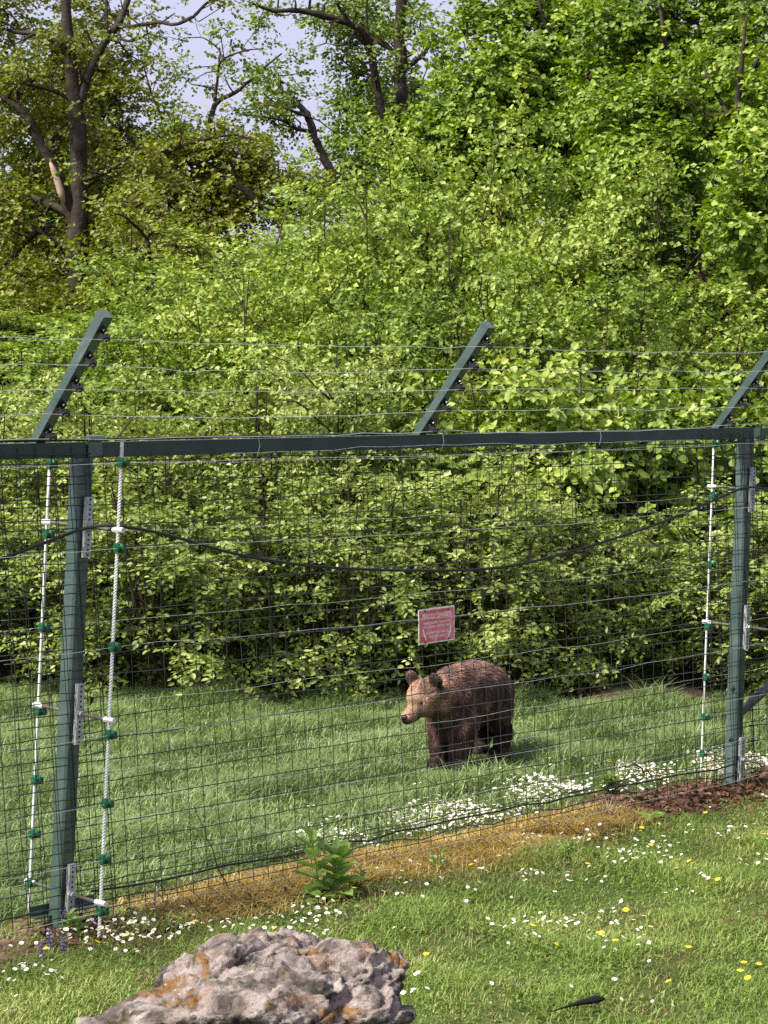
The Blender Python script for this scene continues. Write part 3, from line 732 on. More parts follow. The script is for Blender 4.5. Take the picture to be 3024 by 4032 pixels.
def prof_bar(mb, path, half, ch=.12):
    """square tube with cut corners along a path of fence-local points (axis near z): half = half side"""
    c = half * ch * 2
    ring = np.array([(-half + c, -half), (half - c, -half), (half, -half + c), (half, half - c), (half - c, half), (-half + c, half), (-half, half - c), (-half, -half + c)])
    V = []; n = 8
    for p in path: V.append(np.concatenate([ring + np.asarray(p)[:2], np.full((n, 1), p[2])], 1))
    F = [[i * n + k, i * n + (k + 1) % n, (i + 1) * n + (k + 1) % n, (i + 1) * n + k] for i in range(len(path) - 1) for k in range(n)]
    mb.add(np.concatenate(V), F); o = mb.n - n * len(path)
    mb.f.setdefault(n, []).append(np.array([[o + k for k in range(n)][::-1], [o + (len(path) - 1) * n + k for k in range(n)]]))

POSTS = [(0.0, .150), (SPAN, .115)]
def post_t(i, z): return POSTS[i][0] + POSTS[i][1] * z / 2.19
BEAM_LO, BEAM_HI = 2.187, 2.258
for i in range(2):
    mb = MB(); prof_bar(mb, [fl(post_t(i, z), 0, z) for z in (-.25, 0, .7, 1.4, 2.185)], .042)
    po = mb.build('post', M['paint'], FROOT)
    if i == 1:
        for z in (.62, .30):
            MB().disc_stack(fl(post_t(1, z) - .043, .005, z), (-1, 0, 0), [(0, .018), (.012, .018), (.012, .011), (.022, .010)], 6).build('bolt', M['paint'], po)
    if i == 0:
        b = MB(); b.box(fl(.06, -.06, .085), (.19, .004, .024)); b.box(fl(.06, -.035, .061), (.19, .026, .003))
        b.build('base_bar', M['paint'], po)
        MB().tube([fl(post_t(0, 2.2) + .0, .042, 2.274), fl(post_t(0, 2.2) + .085, .042, 2.274)], .016, 8).build('cable_clip', M['paint'], po)
        MB().box(fl(post_t(0, 2.2) + .042, .0445, 2.225), (.042, .003, .034)).build('joint_plate', M['paint'], po)
    # perforated rails with their threaded stand-offs
    for z in (1.865, 1.0, .165):
        ra = MB(); tt = post_t(i, z); ln = .14; sl = POSTS[i][1] / 2.19
        for s in (-1,):
            V = []
            for zz in (-ln, ln):
                for dx, dy in ((-.019, 0), (.019, 0), (.019, .022), (-.019, .022)):
                    V.append(fl(tt + sl * zz + dx + .004, .0505 + dy, z + zz))
            ra.add(V, [[0, 1, 2, 3], [4, 7, 6, 5], [0, 4, 5, 1], [1, 5, 6, 2], [2, 6, 7, 3], [3, 7, 4, 0]])
        ro = ra.build('perforated_rail', M['steel'], FROOT)
        hb = MB()
        for k in range(12):
            zz = -ln + .012 + k * .0233
            if abs(zz) < .02: continue
            hb.disc_stack(fl(tt + sl * zz + .004, .0724, z + zz), (0, -1, 0), [(0, .0052), (.0012, .0052)], 8)
        ho = hb.build('hole_shade_disc', M['flat_black'], ro); ho['kind'] = 'stuff'  # solid black discs painted for the shade inside the perforations
        so = MB().tube([fl(tt + .004, -.245, z + .012), fl(tt + .004, .0, z + .004), fl(tt + .004, .285, z - .006)], .0085, 8).build('standoff_rod', M['oldsteel'], FROOT)
        MB().disc_stack(fl(tt + .004, .072, z), (0, -1, 0), [(0, .024), (.006, .024), (.006, .016), (.02, .016)], 6).build('nut', M['steel'], so)

# beams
bl = MB(); bl.box(fl(-1.4, 0, (BEAM_LO + BEAM_HI) / 2), (1.4 + .145, .040, (BEAM_HI - BEAM_LO) / 2)); bl.build('beam', M['beam'], FROOT)
bl = MB(); bl.box(fl((SPAN + .30) / 2, 0, (BEAM_LO + BEAM_HI) / 2 - .002), ((SPAN - .01) / 2, .040, (BEAM_HI - BEAM_LO) / 2)); bl.build('beam', M['beam'], FROOT)
# beyond the far post the fence bends round
BEND = math.radians(-28)
ex = np.array([math.cos(BEND), math.sin(BEND)])
def bl2(s, off, z): return np.array([SPAN + .145 + ex[0] * s + ex[1] * off, ex[1] * s - ex[0] * off, z])
Mr = np.array([[ex[0], -ex[1], 0], [ex[1], ex[0], 0], [0, 0, 1.]])
MB().box(bl2(1.26, 0, (BEAM_LO + BEAM_HI) / 2 - .006), (1.2, .040, (BEAM_HI - BEAM_LO) / 2), Mr).build('beam', M['beam'], FROOT)
br = MB(); br.tube([bl2(-.06, -.02, .42), bl2(.45, -.02, .82), bl2(1.6, -.02, 1.72)], .032, 4, twist=0); br.build('brace', M['paint'], FROOT)

# inclined arms with black insulators
ARM_T = [hit(150, 1735, 0)[0], hit(1655, 1715, 0)[0], hit(2830, 1675, 0)[0]]
ARM_DIR = (math.cos(math.radians(50)), math.sin(math.radians(50)))
ARM_L = .77
INS_S = [.105, .25, .395, .54, .685]
aw = []                                        # wire points per strand
for ai, ta in enumerate(ARM_T):
    c, s = ARM_DIR; h = .027
    lean_t = .02
    V = []
    for L_ in (0, ARM_L):
        b = np.array([ta + lean_t * L_, c * L_ - .02, BEAM_HI - .012 + s * L_])
        for dt, dn in ((-h, -h), (h, -h), (h, h), (-h, h)):
            o_ = b[1] + s * dn if L_ else b[1] + dn; zz = b[2] - c * dn if L_ else b[2]
            V.append(fl(b[0] + dt, o_, zz))
    mb = MB(); mb.add(V, [[0, 3, 2, 1], [4, 5, 6, 7], [0, 1, 5, 4], [1, 2, 6, 5], [2, 3, 7, 6], [3, 0, 4, 7]])
    arm = mb.build('support_arm', M['paint'], FROOT)
    row = []
    for L_ in INS_S:
        b = np.array([ta + lean_t * L_, c * L_ - .02 + s * h, BEAM_HI - .012 + s * L_ - c * h])
        nrm_ = np.array([0, -s, -c])       # fence-local outward of the underside
        p = fl(*b)
        q = MB()
        q.disc_stack(p, nrm_, [(0, .016), (.012, .016), (.014, .009), (.024, .009)], 8)
        q.disc_stack(p + nrm_ * .036 + np.array([-.020, 0, 0]), (1, 0, 0), [(0, .019), (.007, .019), (.011, .011), (.029, .011), (.033, .019), (.040, .019)], 10)
        q.disc_stack(p + np.array([0, -.010 * c, .010 * s]) * 2.6 + nrm_ * .0, nrm_, [(-.002, .010), (.02, .010)], 6)
        q.build('insulator', M['blackins'], arm)
        row.append(p + nrm_ * .050)
    aw.append(row)
ORD = ['lowest', 'second lowest', 'middle', 'second highest', 'highest']
def wire_thing(name, label, pts, r, mat, cat='wire', group=None, n=5):
    pts = np.array(pts); base = pts[0].copy()
    mb = MB(); mb.tube(pts - base, r, n)
    o = mb.build(name, mat, None)
    wp = FROOT.matrix_basis @ Vector(base)
    o.location = wp; o.rotation_euler = (0, 0, ANG)
    return tag(o, label, cat, group)
def sagline(A, B, sag, rng, n=14, wob=.004):
    out = []
    for k in range(n):
        s = k / n; p = A + (B - A) * s; p = p + np.array([0, 0, -4 * sag * s * (1 - s)]) + rng.normal(0, wob, 3) * (0 if k == 0 else 1) * np.array([0, 1, 1]); out.append(p)
    return out
rw = np.random.default_rng(5)
for k in range(5):
    A0 = aw[0][k] + np.array([-2.2, 0, .03]); A4 = aw[2][k] + np.array([1.9, -.05, .04])
    pts = sagline(A0, aw[0][k], .01, rw) + sagline(aw[0][k], aw[1][k], .012 + rw.uniform(-.008, .012), rw) + sagline(aw[1][k], aw[2][k], .012 + rw.uniform(-.01, .012), rw) + sagline(aw[2][k], A4, .01, rw) + [A4]
    wire_thing('electric_wire', ORD[k] + ' bare electric wire through the black insulators on the inclined arms', pts, .0016, M['ewire'])

# mesh panels: every wire its own piece, panels overlap at the posts
LEAN = -.067
def wire_mesh(name, a, b, r, rng, n=4, seg=10, wob=.0025):
    a = np.asarray(a, float); b = np.asarray(b, float)
    pts = [a + (b - a) * s for s in np.linspace(0, 1, seg + 1)]
    for i in range(1, seg): pts[i] = pts[i] + rng.normal(0, wob, 3)
    return MB().tube(pts, r, n).me(name, [M['wire']], True)
def panel(t0, t1, z0, z1, off, dz, seed, place=fl, lean=LEAN, pitch=.1, phase=0.0):
    rng = np.random.default_rng(seed)
    pe = empty('mesh_panel', (0, 0, 0)); pe.parent = FROOT
    ncol = int(round((t1 - t0) / pitch)) + 1
    zt = z1 + .035; ext = .04
    shared_v = []
    for v in range(4):
        a = place(0, 0, 0); d = place(lean * (zt - z0), 0, zt - z0) - place(0, 0, 0)
        shared_v.append(wire_mesh('vertical_wire', (0, 0, 0), d, .0025, rng))
    for c in range(ncol):
        o = obj('vertical_wire', shared_v[c % 4], pe); t = t0 + c * pitch
        o.location = tuple(place(t + phase, off, z0) + rng.normal(0, .0012, 3))
    nrow = int((z1 - z0) / .1) + 1
    shared_h = []
    for v in range(3):
        d = place(t1 - t0 + 2 * ext, 0, 0) - place(0, 0, 0)
        shared_h.append(wire_mesh('horizontal_wire', (0, 0, 0), d, .0026, rng, seg=26))
    zz = z1; 
    for k in range(nrow):
        z = z1 - k * .1 + dz
        if z < z0 + .01: break
        o = obj('horizontal_wire', shared_h[k % 3], pe)
        o.location = tuple(place(t0 - ext + lean * (z - z0) + phase, off + .0042, z))
    return pe
panel(-2.4, .17, .055, 2.205, .0465, 0, 1, phase=.10)
panel(-.30, SPAN + .12, .03, 2.165, .0505, 0, 2, phase=.08)
panel(SPAN - .30, SPAN + .28, .05, 2.19, .0465, 0, 3, phase=.05)
panel(.05, 2.2, .03, 2.17, .05, 0, 4, place=bl2)
# skirt of mesh bent out onto the ground
sk = empty('mesh_skirt', (0, 0, 0)); sk.parent = FROOT
rs = np.random.default_rng(9)
skm = [wire_mesh('skirt_wire', (0, 0, 0), fl(.02, .30, -.155), .0019, rs, seg=3) for _ in range(2)]
for k, t in enumerate(np.arange(.25, SPAN + .5, .1)):
    o = obj('skirt_wire', skm[k % 2], sk, loc=fl(t + rs.normal(0, .012), .055, .165 + rs.normal(0, .01)))
# heavier line cables near the ground and along the beam
wire_pts = [fl(t, .060 + rs.normal(0, .006), .145 + rs.normal(0, .008)) for t in np.linspace(.15, SPAN - .05, 26)]
MB().tube(wire_pts, .0055, 6).build('bottom_cable', M['cable'], FROOT, smooth=True)
MB().tube([fl(t, .062 + rs.normal(0, .006), .10 + rs.normal(0, .012)) for t in np.linspace(-2.3, SPAN, 40)], .0035, 5).build('tension_wire', M['wire'], FROOT)
MB().tube([fl(t, .055 + rs.normal(0, .004), .185 + rs.normal(0, .008)) for t in np.linspace(.1, SPAN + .1, 40)], .003, 5).build('tension_wire', M['wire'], FROOT)
MB().tube([fl(t, .040, 2.270 - .002 * math.sin(t)) for t in np.linspace(-2.4, 2.2, 24)], .0075, 6).build('top_cable', M['cable'], FROOT, smooth=True)
# wire ties hooked over the beam
for px, py in ((1020, 1745), (1745, 1728), (2365, 1712)):
    t, z = hit(px, py, .05)
    MB().tube([fl(t, .02, 2.262), fl(t, .046, 2.262), fl(t + .006, .049, 2.22), fl(t - .012, .05, 2.175)], .0018, 4).build('wire_tie', M['ewire'], FROOT)
MB().tube([fl(t, .048 + rs.normal(0, .001), 2.188 + (.012 if 1.8 < t < 3.2 else 0) + rs.normal(0, .003)) for t in np.linspace(1.0, SPAN, 24)], .0018, 4).build('tie_strand', M['ewire'], FROOT)
# dried leaf caught in the mesh
t, z = hit(357, 2765, .06)
(V, Q) = leaf_geo(np.array([fl(t, .062, z + .03), fl(t + .015, .064, z + .02)]), np.array([[.2, .2, -1], [-.6, .1, -1.]]), np.array([[.3, -1, .2], [.6, -1, 0.]]), np.array([.055, .045]), 'oval')
lo = obj('dried_leaf', mesh('dried_leaf', V, Q, [M['litter']]), None); lo.location = FROOT.location; lo.rotation_euler = (0, 0, ANG)
tag(lo, 'curled brown dried leaf caught in the mesh beside the post beside the boulder', 'leaf')

# ------------------------------------------------------------------ insulated stakes either side of the posts, with their wires
FZ = [2.17, 1.78, 1.33, .93, .616, .36, .124]
BZ = [2.15, 1.82, 1.38, .985, .66, .405, .175]
def stake(i, off, zs, z_lo, z_hi, label, ribbed, clamps):
    t0 = post_t(i, 0) + .004; sl = POSTS[i][1] / 2.19
    b = fl(t0, off, 0); wp = FROOT.matrix_basis @ Vector(b)
    r_ = empty('insulator_stake', wp, ANG); tag(r_, label, 'fence stake')
    P = [np.array([sl * z, 0, z]) for z in np.linspace(z_lo, z_hi, 420 if ribbed else 12)]
    mb = MB()
    if ribbed: mb.tube(P, .0088, 5, twist=.50)
    else: mb.tube(P, .0072, 8)
    mb.build('rod', M['rod'], r_, smooth=not ribbed)
    for z in zs:
        q = MB(); c = np.array([sl * z, 0, z])
        q.disc_stack(c + np.array([0, 0, -.022]), (sl, 0, 1), [(0, .015), (.006, .017), (.038, .017), (.044, .015)], 10)
        q.disc_stack(c + np.array([-.026, -.018, 0]), (1, 0, 0), [(0, .020), (.007, .022), (.012, .012), (.026, .012), (.031, .022), (.040, .020)], 12)
        q.box(c + np.array([.012, -.030, -.002]), (.009, .008, .016))
        q.build('insulator', M['ins'], r_)
    for z in clamps:
        c = np.array([sl * z, 0, z])
        MB().disc_stack(c + np.array([0, .036, 0]), (0, -1, 0), [(0, .010), (.004, .0135), (.060, .0135), (.062, .0125), (.074, .0125)], 8).build('clamp', M['rod'], r_)
for i in range(2):
    nm = 'post beside the boulder' if i == 0 else 'post where the fence bends'
    stake(i, .285, FZ, -.08, 2.262 if i == 0 else 2.25, 'ribbed white insulator stake on the visitors side of the ' + nm, True, (1.862, .995, .16))
    stake(i, -.245, BZ, -.08, 2.17, 'smooth white insulator stake on the paddock side of the ' + nm, False, (1.875, 1.01, .175))
for side, off, zs, lab in ((0, .312, FZ, 'visitors'), (1, -.225, BZ, 'paddock')):
    for k, z in enumerate(zs):
        A = fl(post_t(0, z), off, z); B = fl(post_t(1, z), off, z)
        A0 = A + np.array([-2.2, 0, .0]); B4 = B + np.array([.7, 0, .01])
        pts = sagline(A0, A, .01, rw, 8, .003) + sagline(A, B, .01 + rw.uniform(0, .02), rw, 20, .004) + sagline(B, B4, .003, rw, 3) + [B4]
        wire_thing('electric_wire', f"{['top', 'second', 'third', 'fourth', 'fifth', 'sixth', 'lowest'][k]} electric wire down the {lab} side stakes", pts, .0010 if side == 0 else .0009, M['ewire'])

# sagging black cable
cp = [(-320, 2330, .12), (-150, 2268, .12), (0, 2203, .12), (130, 2155, .12), (240, 2112, .12), (330, 2080, .12), (390, 2068, .2), (450, 2068, .27), (520, 2078, .28), (640, 2100, .26), (780, 2140, .22), (900, 2178, .18), (1150, 2224, .14), (1400, 2243, .12), (1700, 2249, .11), (1900, 2243, .11), (2050, 2226, .11), (2300, 2158, .11), (2500, 2095, .11), (2650, 2042, .11), (2800, 1975, .12), (2880, 1938, .12), (2935, 1917, .13), (2985, 1916, .20), (3060, 1945, .22), (3200, 2000, .2)]
P = np.array([fl(hit(a, b, o)[0], o, hit(a, b, o)[1]) for a, b, o in cp])
s = np.arange(len(P)); tt = np.linspace(0, len(P) - 1, 90)
Pq = np.stack([np.interp(tt, s, P[:, i]) for i in range(3)], 1)
for _ in range(4): Pq[1:-1] = (Pq[:-2] + 2 * Pq[1:-1] + Pq[2:]) / 4
wire_thing('black_cable', 'black cable sagging between the posts across the mesh', Pq, .0078, M['cable'], 'cable', n=7)

# ------------------------------------------------------------------ warning sign
def sign():
    a = hit(1650, 2403, .062); b = hit(1790, 2383, .062); c = hit(1650, 2540, .062); d = hit(1792, 2519, .062)
    tc = (a[0] + b[0] + c[0] + d[0]) / 4; zc_ = (a[1] + b[1] + c[1] + d[1]) / 4
    W = (b[0] - a[0] + d[0] - c[0]) / 4; H = (a[1] - c[1] + b[1] - d[1]) / 4
    wp = FROOT.matrix_basis @ Vector(fl(tc, .0585, zc_))
    r_ = empty('warning_sign', wp, ANG); tag(r_, 'faded red and white warning sign wired to the mesh above the bear', 'sign')
    skew = ((b[1] - a[1]) + (d[1] - c[1])) / 2 / (2 * W)
    r_.rotation_euler = (0, -math.atan(skew), ANG)
    mw = ramp_mat('white_sign_edge', [(.3, (.66, .58, .54)), (.6, (.85, .82, .80))], scale=30)
    mr = ramp_mat('faded_red_sign', [(.28, (.52, .075, .07)), (.5, (.68, .16, .17)), (.72, (.78, .40, .43))], scale=14, dist=1.2, rough=.4)
    mt = ramp_mat('pale_print', [(.3, (.80, .66, .66)), (.55, (.92, .88, .88))], scale=40, rough=.5)
    MB().box((0, 0, 0), (W, .0012, H)).build('plate', mw, r_)
    MB().box((0, -.0022, 0), (W - .008, .001, H - .008)).build('red_panel', mr, r_)
    def txt(s, x, z, h, wmax):
        cu = bpy.data.curves.new('lettering', 'FONT'); cu.body = s; cu.size = 1.0; cu.align_x = 'CENTER'; cu.offset = .012
        o = bpy.data.objects.new('lettering', cu); COL.objects.link(o)
        dg = bpy.context.evaluated_depsgraph_get(); me = bpy.data.meshes.new_from_object(o.evaluated_get(dg))
        bpy.data.objects.remove(o); bpy.data.curves.remove(cu)
        v = np.empty(len(me.vertices) * 3, np.float32); me.vertices.foreach_get('co', v); v = v.reshape(-1, 3)
        wx = v[:, 0].max() - v[:, 0].min(); hz = v[:, 1].max() - v[:, 1].min()
        sx = wmax / wx; sz = h / hz
        out = np.stack([(v[:, 0] - (v[:, 0].max() + v[:, 0].min()) / 2) * sx + x, np.full(len(v), -.0036), (v[:, 1] - v[:, 1].min()) * sz + z], 1).astype(np.float32)
        me.vertices.foreach_set('co', out.ravel()); me.materials.clear(); me.materials.append(mt); me.update()
        obj('lettering', me, r_)
    k = H / .0935
    txt('PERICOL! DANGER!', .0, .041 * k, .026 * k, W * 1.62)
    txt('ANIMALE SALBATICE - GARD ELECTRIC', .0, .010 * k, .0125 * k, W * 1.56)
    txt('WILD ANIMALS - ELECTRIC FENCE', .0, -.010 * k, .0125 * k, W * 1.56)
    txt('PASTRATI DISTANTA', .0, -.044 * k, .0135 * k, W * 1.22)
    txt('KEEP DISTANCE', .0, -.065 * k, .0135 * k, W * .88)
    for sx in (-1, 1):       # lightning strokes
        pts = [(-.80, -.012), (-.74, -.012), (-.70, -.04), (-.66, -.04), (-.60, -.078), (-.62, -.078), (-.72, -.050), (-.76, -.050)]
        V = np.array([(sx * -a * -W, -.0037, b_ * k) for a, b_ in pts])
        order = np.arange(8) if sx < 0 else np.arange(8)[::-1]
        obj('lightning_mark', mesh('lightning_mark', V, order[None, :].copy(), [mt]), r_)
    for x_, z_ in ((-.66, .9), (.62, .86), (-.66, -.9), (.64, -.86)):
        MB().disc_stack((x_ * W, -.003, z_ * H), (0, -1, 0), [(0, .0062), (.003, .0055), (.0045, .002)], 8).build('bolt', M['rust'], r_)
sign()

# ------------------------------------------------------------------ solid bodies grown from overlapping lumps
def grow(lumps, voxel, smooth_it, extra=None):
    """lumps: (centre, radii, 3x3 axes) -> one continuous skin (verts, mesh)"""
    bm = bmesh.new()
    for c, r_, A in lumps:
        m4 = Matrix.Identity(4)
        B = np.asarray(A) * np.asarray(r_)[None, :]
        for i in range(3):
            for j in range(3): m4[i][j] = B[i, j]
            m4[i][3] = c[i]
        bmesh.ops.create_icosphere(bm, subdivisions=3, radius=1.0, matrix=m4)
    me = bpy.data.meshes.new('lumps'); bm.to_mesh(me); bm.free()
    o = bpy.data.objects.new('lumps', me); COL.objects.link(o)
    md = o.modifiers.new('r', 'REMESH'); md.mode = 'VOXEL'; md.voxel_size = voxel
    ms = o.modifiers.new('s', 'SMOOTH'); ms.factor = .5; ms.iterations = smooth_it
    dg = bpy.context.evaluated_depsgraph_get()
    out = bpy.data.meshes.new_from_object(o.evaluated_get(dg))
    bpy.data.objects.remove(o); bpy.data.meshes.remove(me)
    return out
def get_co(me):
    v = np.empty(len(me.vertices) * 3, np.float32); me.vertices.foreach_get('co', v); return v.reshape(-1, 3).astype(float)
def get_no(me):
    v = np.empty(len(me.vertices) * 3, np.float32); me.vertex_normals.foreach_get('vector', v); return v.reshape(-1, 3).astype(float)
I3 = np.eye(3)
def frame(x, up=UP):
    x = nrm(x); y = nrm(np.cross(up, x)); z = np.cross(x, y); return np.stack([x, y, z], 1)
def chain(a, b, r0, r1, n=6, flat=(1, 1, 1)):
    a = np.asarray(a, float); b = np.asarray(b, float)
    return [(a + (b - a) * s, np.array([1, 1, 1.]) * (r0 + (r1 - r0) * s) * np.array(flat), I3) for s in np.linspace(0, 1, n)]

# ------------------------------------------------------------------ brown bear
def bear():
    B = on_ground(1500 + 690 / 2.552, 2500 + 1362 / 2.552)
    d2 = np.array([.469, .883]); s2 = np.array([.883, -.469])
    def q(a, s, z): return np.array([d2[0] * a + s2[0] * s, d2[1] * a + s2[1] * s, z])
    AX = np.stack([np.array([*d2, 0]), np.array([*s2, 0]), UP], 1)
    L_ = []
    E_ = lambda a, s, z, ra, rs_, rz: L_.append((q(a, s, z), np.array([ra, rs_, rz]), AX))
    # trunk of the body
    E_(.08, 0, .455, .19, .165, .195); E_(.14, 0, .560, .15, .10, .095)      # chest, hump
    E_(.25, 0, .455, .20, .175, .185); E_(.38, 0, .462, .20, .18, .186); E_(.52, .0, .445, .18, .175, .170); E_(.60, 0, .42, .135, .165, .165)
    E_(.0, 0, .43, .12, .14, .16)
    E_(.30, 0, .36, .26, .15, .13)
    # neck and head
    HC = np.array([-.172, -.155, .492])
    Fd = nrm(np.array([-.55, -.68, -.44])); Fh = nrm(np.array([Fd[0], Fd[1], 0])); Sd = np.array([-Fh[1], Fh[0], 0]) * -1
    if Sd[0] < 0: Sd = -Sd
    Uh = np.cross(Sd, Fd); Uh = Uh if Uh[2] > 0 else -Uh
    HX = np.stack([Fd, Sd, Uh], 1)
    nb = q(.05, 0, .50)
    for s in np.linspace(0, 1, 5):
        L_.append((nb + (HC - nb) * s + np.array([0, 0, -.015]), np.array([.12, .135 - .02 * s, .155 - .035 * s]), HX))
    L_.append((HC, np.array([.110, .112, .100]), HX))                                # skull
    L_.append((HC + Fd * .03 - Uh * .035, np.array([.105, .105, .080]), HX))           # cheeks
    L_.append((HC + Fd * .06 + Uh * .030, np.array([.070, .075, .055]), HX))          # brow
    for s in np.linspace(0, 1, 6):                                                    # muzzle
        L_.append((HC + Fd * (.085 + .120 * s) - Uh * (.022 + .006 * s), np.array([.045, .060 - .013 * s, .056 - .013 * s]), HX))
    L_.append((HC + Fd * .13 - Uh * .058, np.array([.08, .038, .030]), HX))           # lower jaw
    for sg in (-1, 1):                                                                # ears
        ec = HC + Sd * sg * .098 + Uh * .104 - Fd * .050
        L_.append((ec, np.array([.021, .050, .054]), HX)); L_.append((ec - Uh * .040 - Sd * sg * .018, np.array([.03, .042, .045]), HX))
    # legs: fore legs straight and stout, hind legs with thigh, knee forward and hock behind
    for s, a0 in ((.082, -.02), (-.080, .03)):
        L_ += chain(q(.07, s * .95, .40), q(a0 + .02, s * 1.05, .24), .105, .086); L_ += chain(q(a0 + .02, s * 1.05, .24), q(a0, s, .06), .084, .066)
        L_.append((q(a0 - .035, s, .035), np.array([.088, .060, .040]), AX)); L_.append((q(a0 - .075, s, .03), np.array([.045, .056, .032]), AX))
    for s, a0 in ((.088, .60), (-.085, .66)):
        L_.append((q(a0 - .05, s * 1.05, .34), np.array([.115, .085, .150]), AX))
        L_ += chain(q(a0 - .06, s, .28), q(a0 + .03, s, .16), .085, .060); L_ += chain(q(a0 + .03, s, .16), q(a0 + .01, s, .05), .060, .050)
        L_.append((q(a0 - .035, s, .035), np.array([.090, .056, .038]), AX))
    L_.append((q(.735, 0, .46), np.array([.035, .03, .05]), AX))                       # tail
    me = grow(L_, .0105, 5)
    V = get_co(me); No = get_no(me)
    gz = float(terr(B[0], B[1])) + .012
    root = empty('brown_bear', (B[0], B[1], gz)); tag(root, 'brown bear standing in the grass behind the mesh, head turned', 'bear')
    # coat colouring in patches, light on the upper back painted in
    def coat(P):
        rel = P - HC; f = rel @ Fd; sd_ = rel @ Sd; u = rel @ Uh
        a = P[:, 0] * d2[0] + P[:, 1] * d2[1]; z = P[:, 2]
        body = np.array([.052, .026, .020]); dark = np.array([.024, .014, .012]); lit_back = np.array([.125, .070, .052]); tan = np.array([.250, .140, .090]); pale = np.array([.33, .20, .135])
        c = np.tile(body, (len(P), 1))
        w = smooth01((z - .50) / .16)[:, None]; c = c * (1 - w) + lit_back * w
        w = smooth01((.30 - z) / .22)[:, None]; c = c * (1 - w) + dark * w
        w = smooth01((.24 - np.linalg.norm(rel, axis=1)) / .10)[:, None]; c = c * (1 - w) + tan * .75 * w
        w = (smooth01((f + .0) / .06) * smooth01((.26 - np.linalg.norm(rel, axis=1)) / .04))[:, None]; c = c * (1 - w) + tan * w
        w = (smooth01((f - .05) / .05) * smooth01((u + .05) / .04) * smooth01((.24 - np.linalg.norm(rel, axis=1)) / .03))[:, None]; c = c * (1 - w) + pale * w
        for sg in (-1, 1):       # ears darker behind
            ec = HC + Sd * sg * .098 + Uh * .104 - Fd * .050
            w = smooth01((.066 - np.linalg.norm(P - ec, axis=1)) / .02)[:, None]; c = c * (1 - w) + (np.array([.035, .020, .016]) if sg > 0 else np.array([.10, .058, .042])) * w
        w = smooth01((.028 - np.linalg.norm(P - (HC + Fd * .238 - Uh * .020), axis=1)) / .012)[:, None]; c = c * (1 - w) + np.array([.012, .010, .010]) * w
        w = smooth01((.022 - np.abs(u + .066)) / .012)[:, None] * smooth01((f - .12) / .03)[:, None]; c = c * (1 - w * .75) + np.array([.04, .025, .02]) * w * .75
        return c
    def add_col(m_, C):
        at_ = m_.attributes.new('coat', 'FLOAT_COLOR', 'POINT')
        at_.data.foreach_set('color', np.concatenate([C, np.ones((len(C), 1))], 1).astype(np.float32).ravel())
    fm = bpy.data.materials.new('bear_coat'); fm.use_nodes = True
    t = fm.node_tree; b = t.nodes['Principled BSDF']; an = t.nodes.new('ShaderNodeAttribute'); an.attribute_name = 'coat'
    t.links.new(an.outputs['Color'], b.inputs['Base Color']); b.inputs['Roughness'].default_value = .62; b.inputs['Specular IOR Level'].default_value = .25
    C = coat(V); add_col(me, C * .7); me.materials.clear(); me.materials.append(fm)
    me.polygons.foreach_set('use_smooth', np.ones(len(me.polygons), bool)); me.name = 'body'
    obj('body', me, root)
    # fur: tapered locks combed back along the body
    rng = np.random.default_rng(3); nf = 52000
    me.calc_loop_triangles(); T = np.empty(len(me.loop_triangles) * 3, np.int32); me.loop_triangles.foreach_get('vertices', T); T = T.reshape(-1, 3)
    ar = np.linalg.norm(np.cross(V[T[:, 1]] - V[T[:, 0]], V[T[:, 2]] - V[T[:, 0]]), axis=1); pick = rng.choice(len(T), nf, p=ar / ar.sum())
    u1 = rng.uniform(0, 1, (nf, 1)); u2 = rng.uniform(0, 1, (nf, 1)); fl_ = (u1 + u2) > 1; u1 = np.where(fl_, 1 - u1, u1); u2 = np.where(fl_, 1 - u2, u2)
    P = V[T[pick, 0]] * (1 - u1 - u2) + V[T[pick, 1]] * u1 + V[T[pick, 2]] * u2
    Nn = nrm(No[T[pick, 0]] + No[T[pick, 1]] + No[T[pick, 2]])
    rel = P - HC; hd = np.linalg.norm(rel, axis=1); f = rel @ Fd
    head = smooth01((.22 - hd) / .08)[:, None]
    face = np.maximum(smooth01((f - .015) / .05) * smooth01((.27 - hd) / .03), 0)
    flow = np.array([*d2, 0]) * .75 + np.array([0, 0, -.75]); flow = np.tile(flow, (nf, 1))
    low = smooth01((.34 - P[:, 2]) / .12)[:, None]
    flow = flow * (1 - low) + np.array([0, 0, -1.]) * low
    flow = flow * (1 - head) + (-Fd * .9 + np.array([0, 0, -.25])) * head
    # clumping of locks
    cl = np.stack([vnoise(P[:, 0], P[:, 2] * .5, 85, 31), vnoise(P[:, 1], P[:, 2] * .5, 85, 32), vnoise(P[:, 0], P[:, 1], 85, 33)], 1)
    flow = flow + cl * .38 + rng.normal(0, .16, (nf, 3))
    flow = nrm(flow - Nn * np.sum(flow * Nn, 1, keepdims=True))
    lift = .30 + .22 * smooth01((P[:, 2] - .52) / .1)[:, None]
    D = nrm(flow + Nn * lift)
    ln = (.056 * (1 - face) * (1 - .35 * head[:, 0]) + .009 * face) * np.where(P[:, 2] < .12, .55, 1) * rng.uniform(.6, 1.25, nf)
    for sg in (-1, 1): ln = np.where(np.linalg.norm(P - (HC + Sd * sg * .098 + Uh * .115 - Fd * .050), axis=1) < .06, .016, ln)
    noz = np.linalg.norm(P - (HC + Fd * .238 - Uh * .02), axis=1) > .03
    eyep = [HC + Fd * .098 + Sd * sg * .055 + Uh * .026 for sg in (-1, 1)]
    for e in eyep: noz &= np.linalg.norm(P - e, axis=1) > .013
    P, Nn, D, ln, cl = P[noz], Nn[noz], D[noz], ln[noz], cl[noz]; nf = len(P)
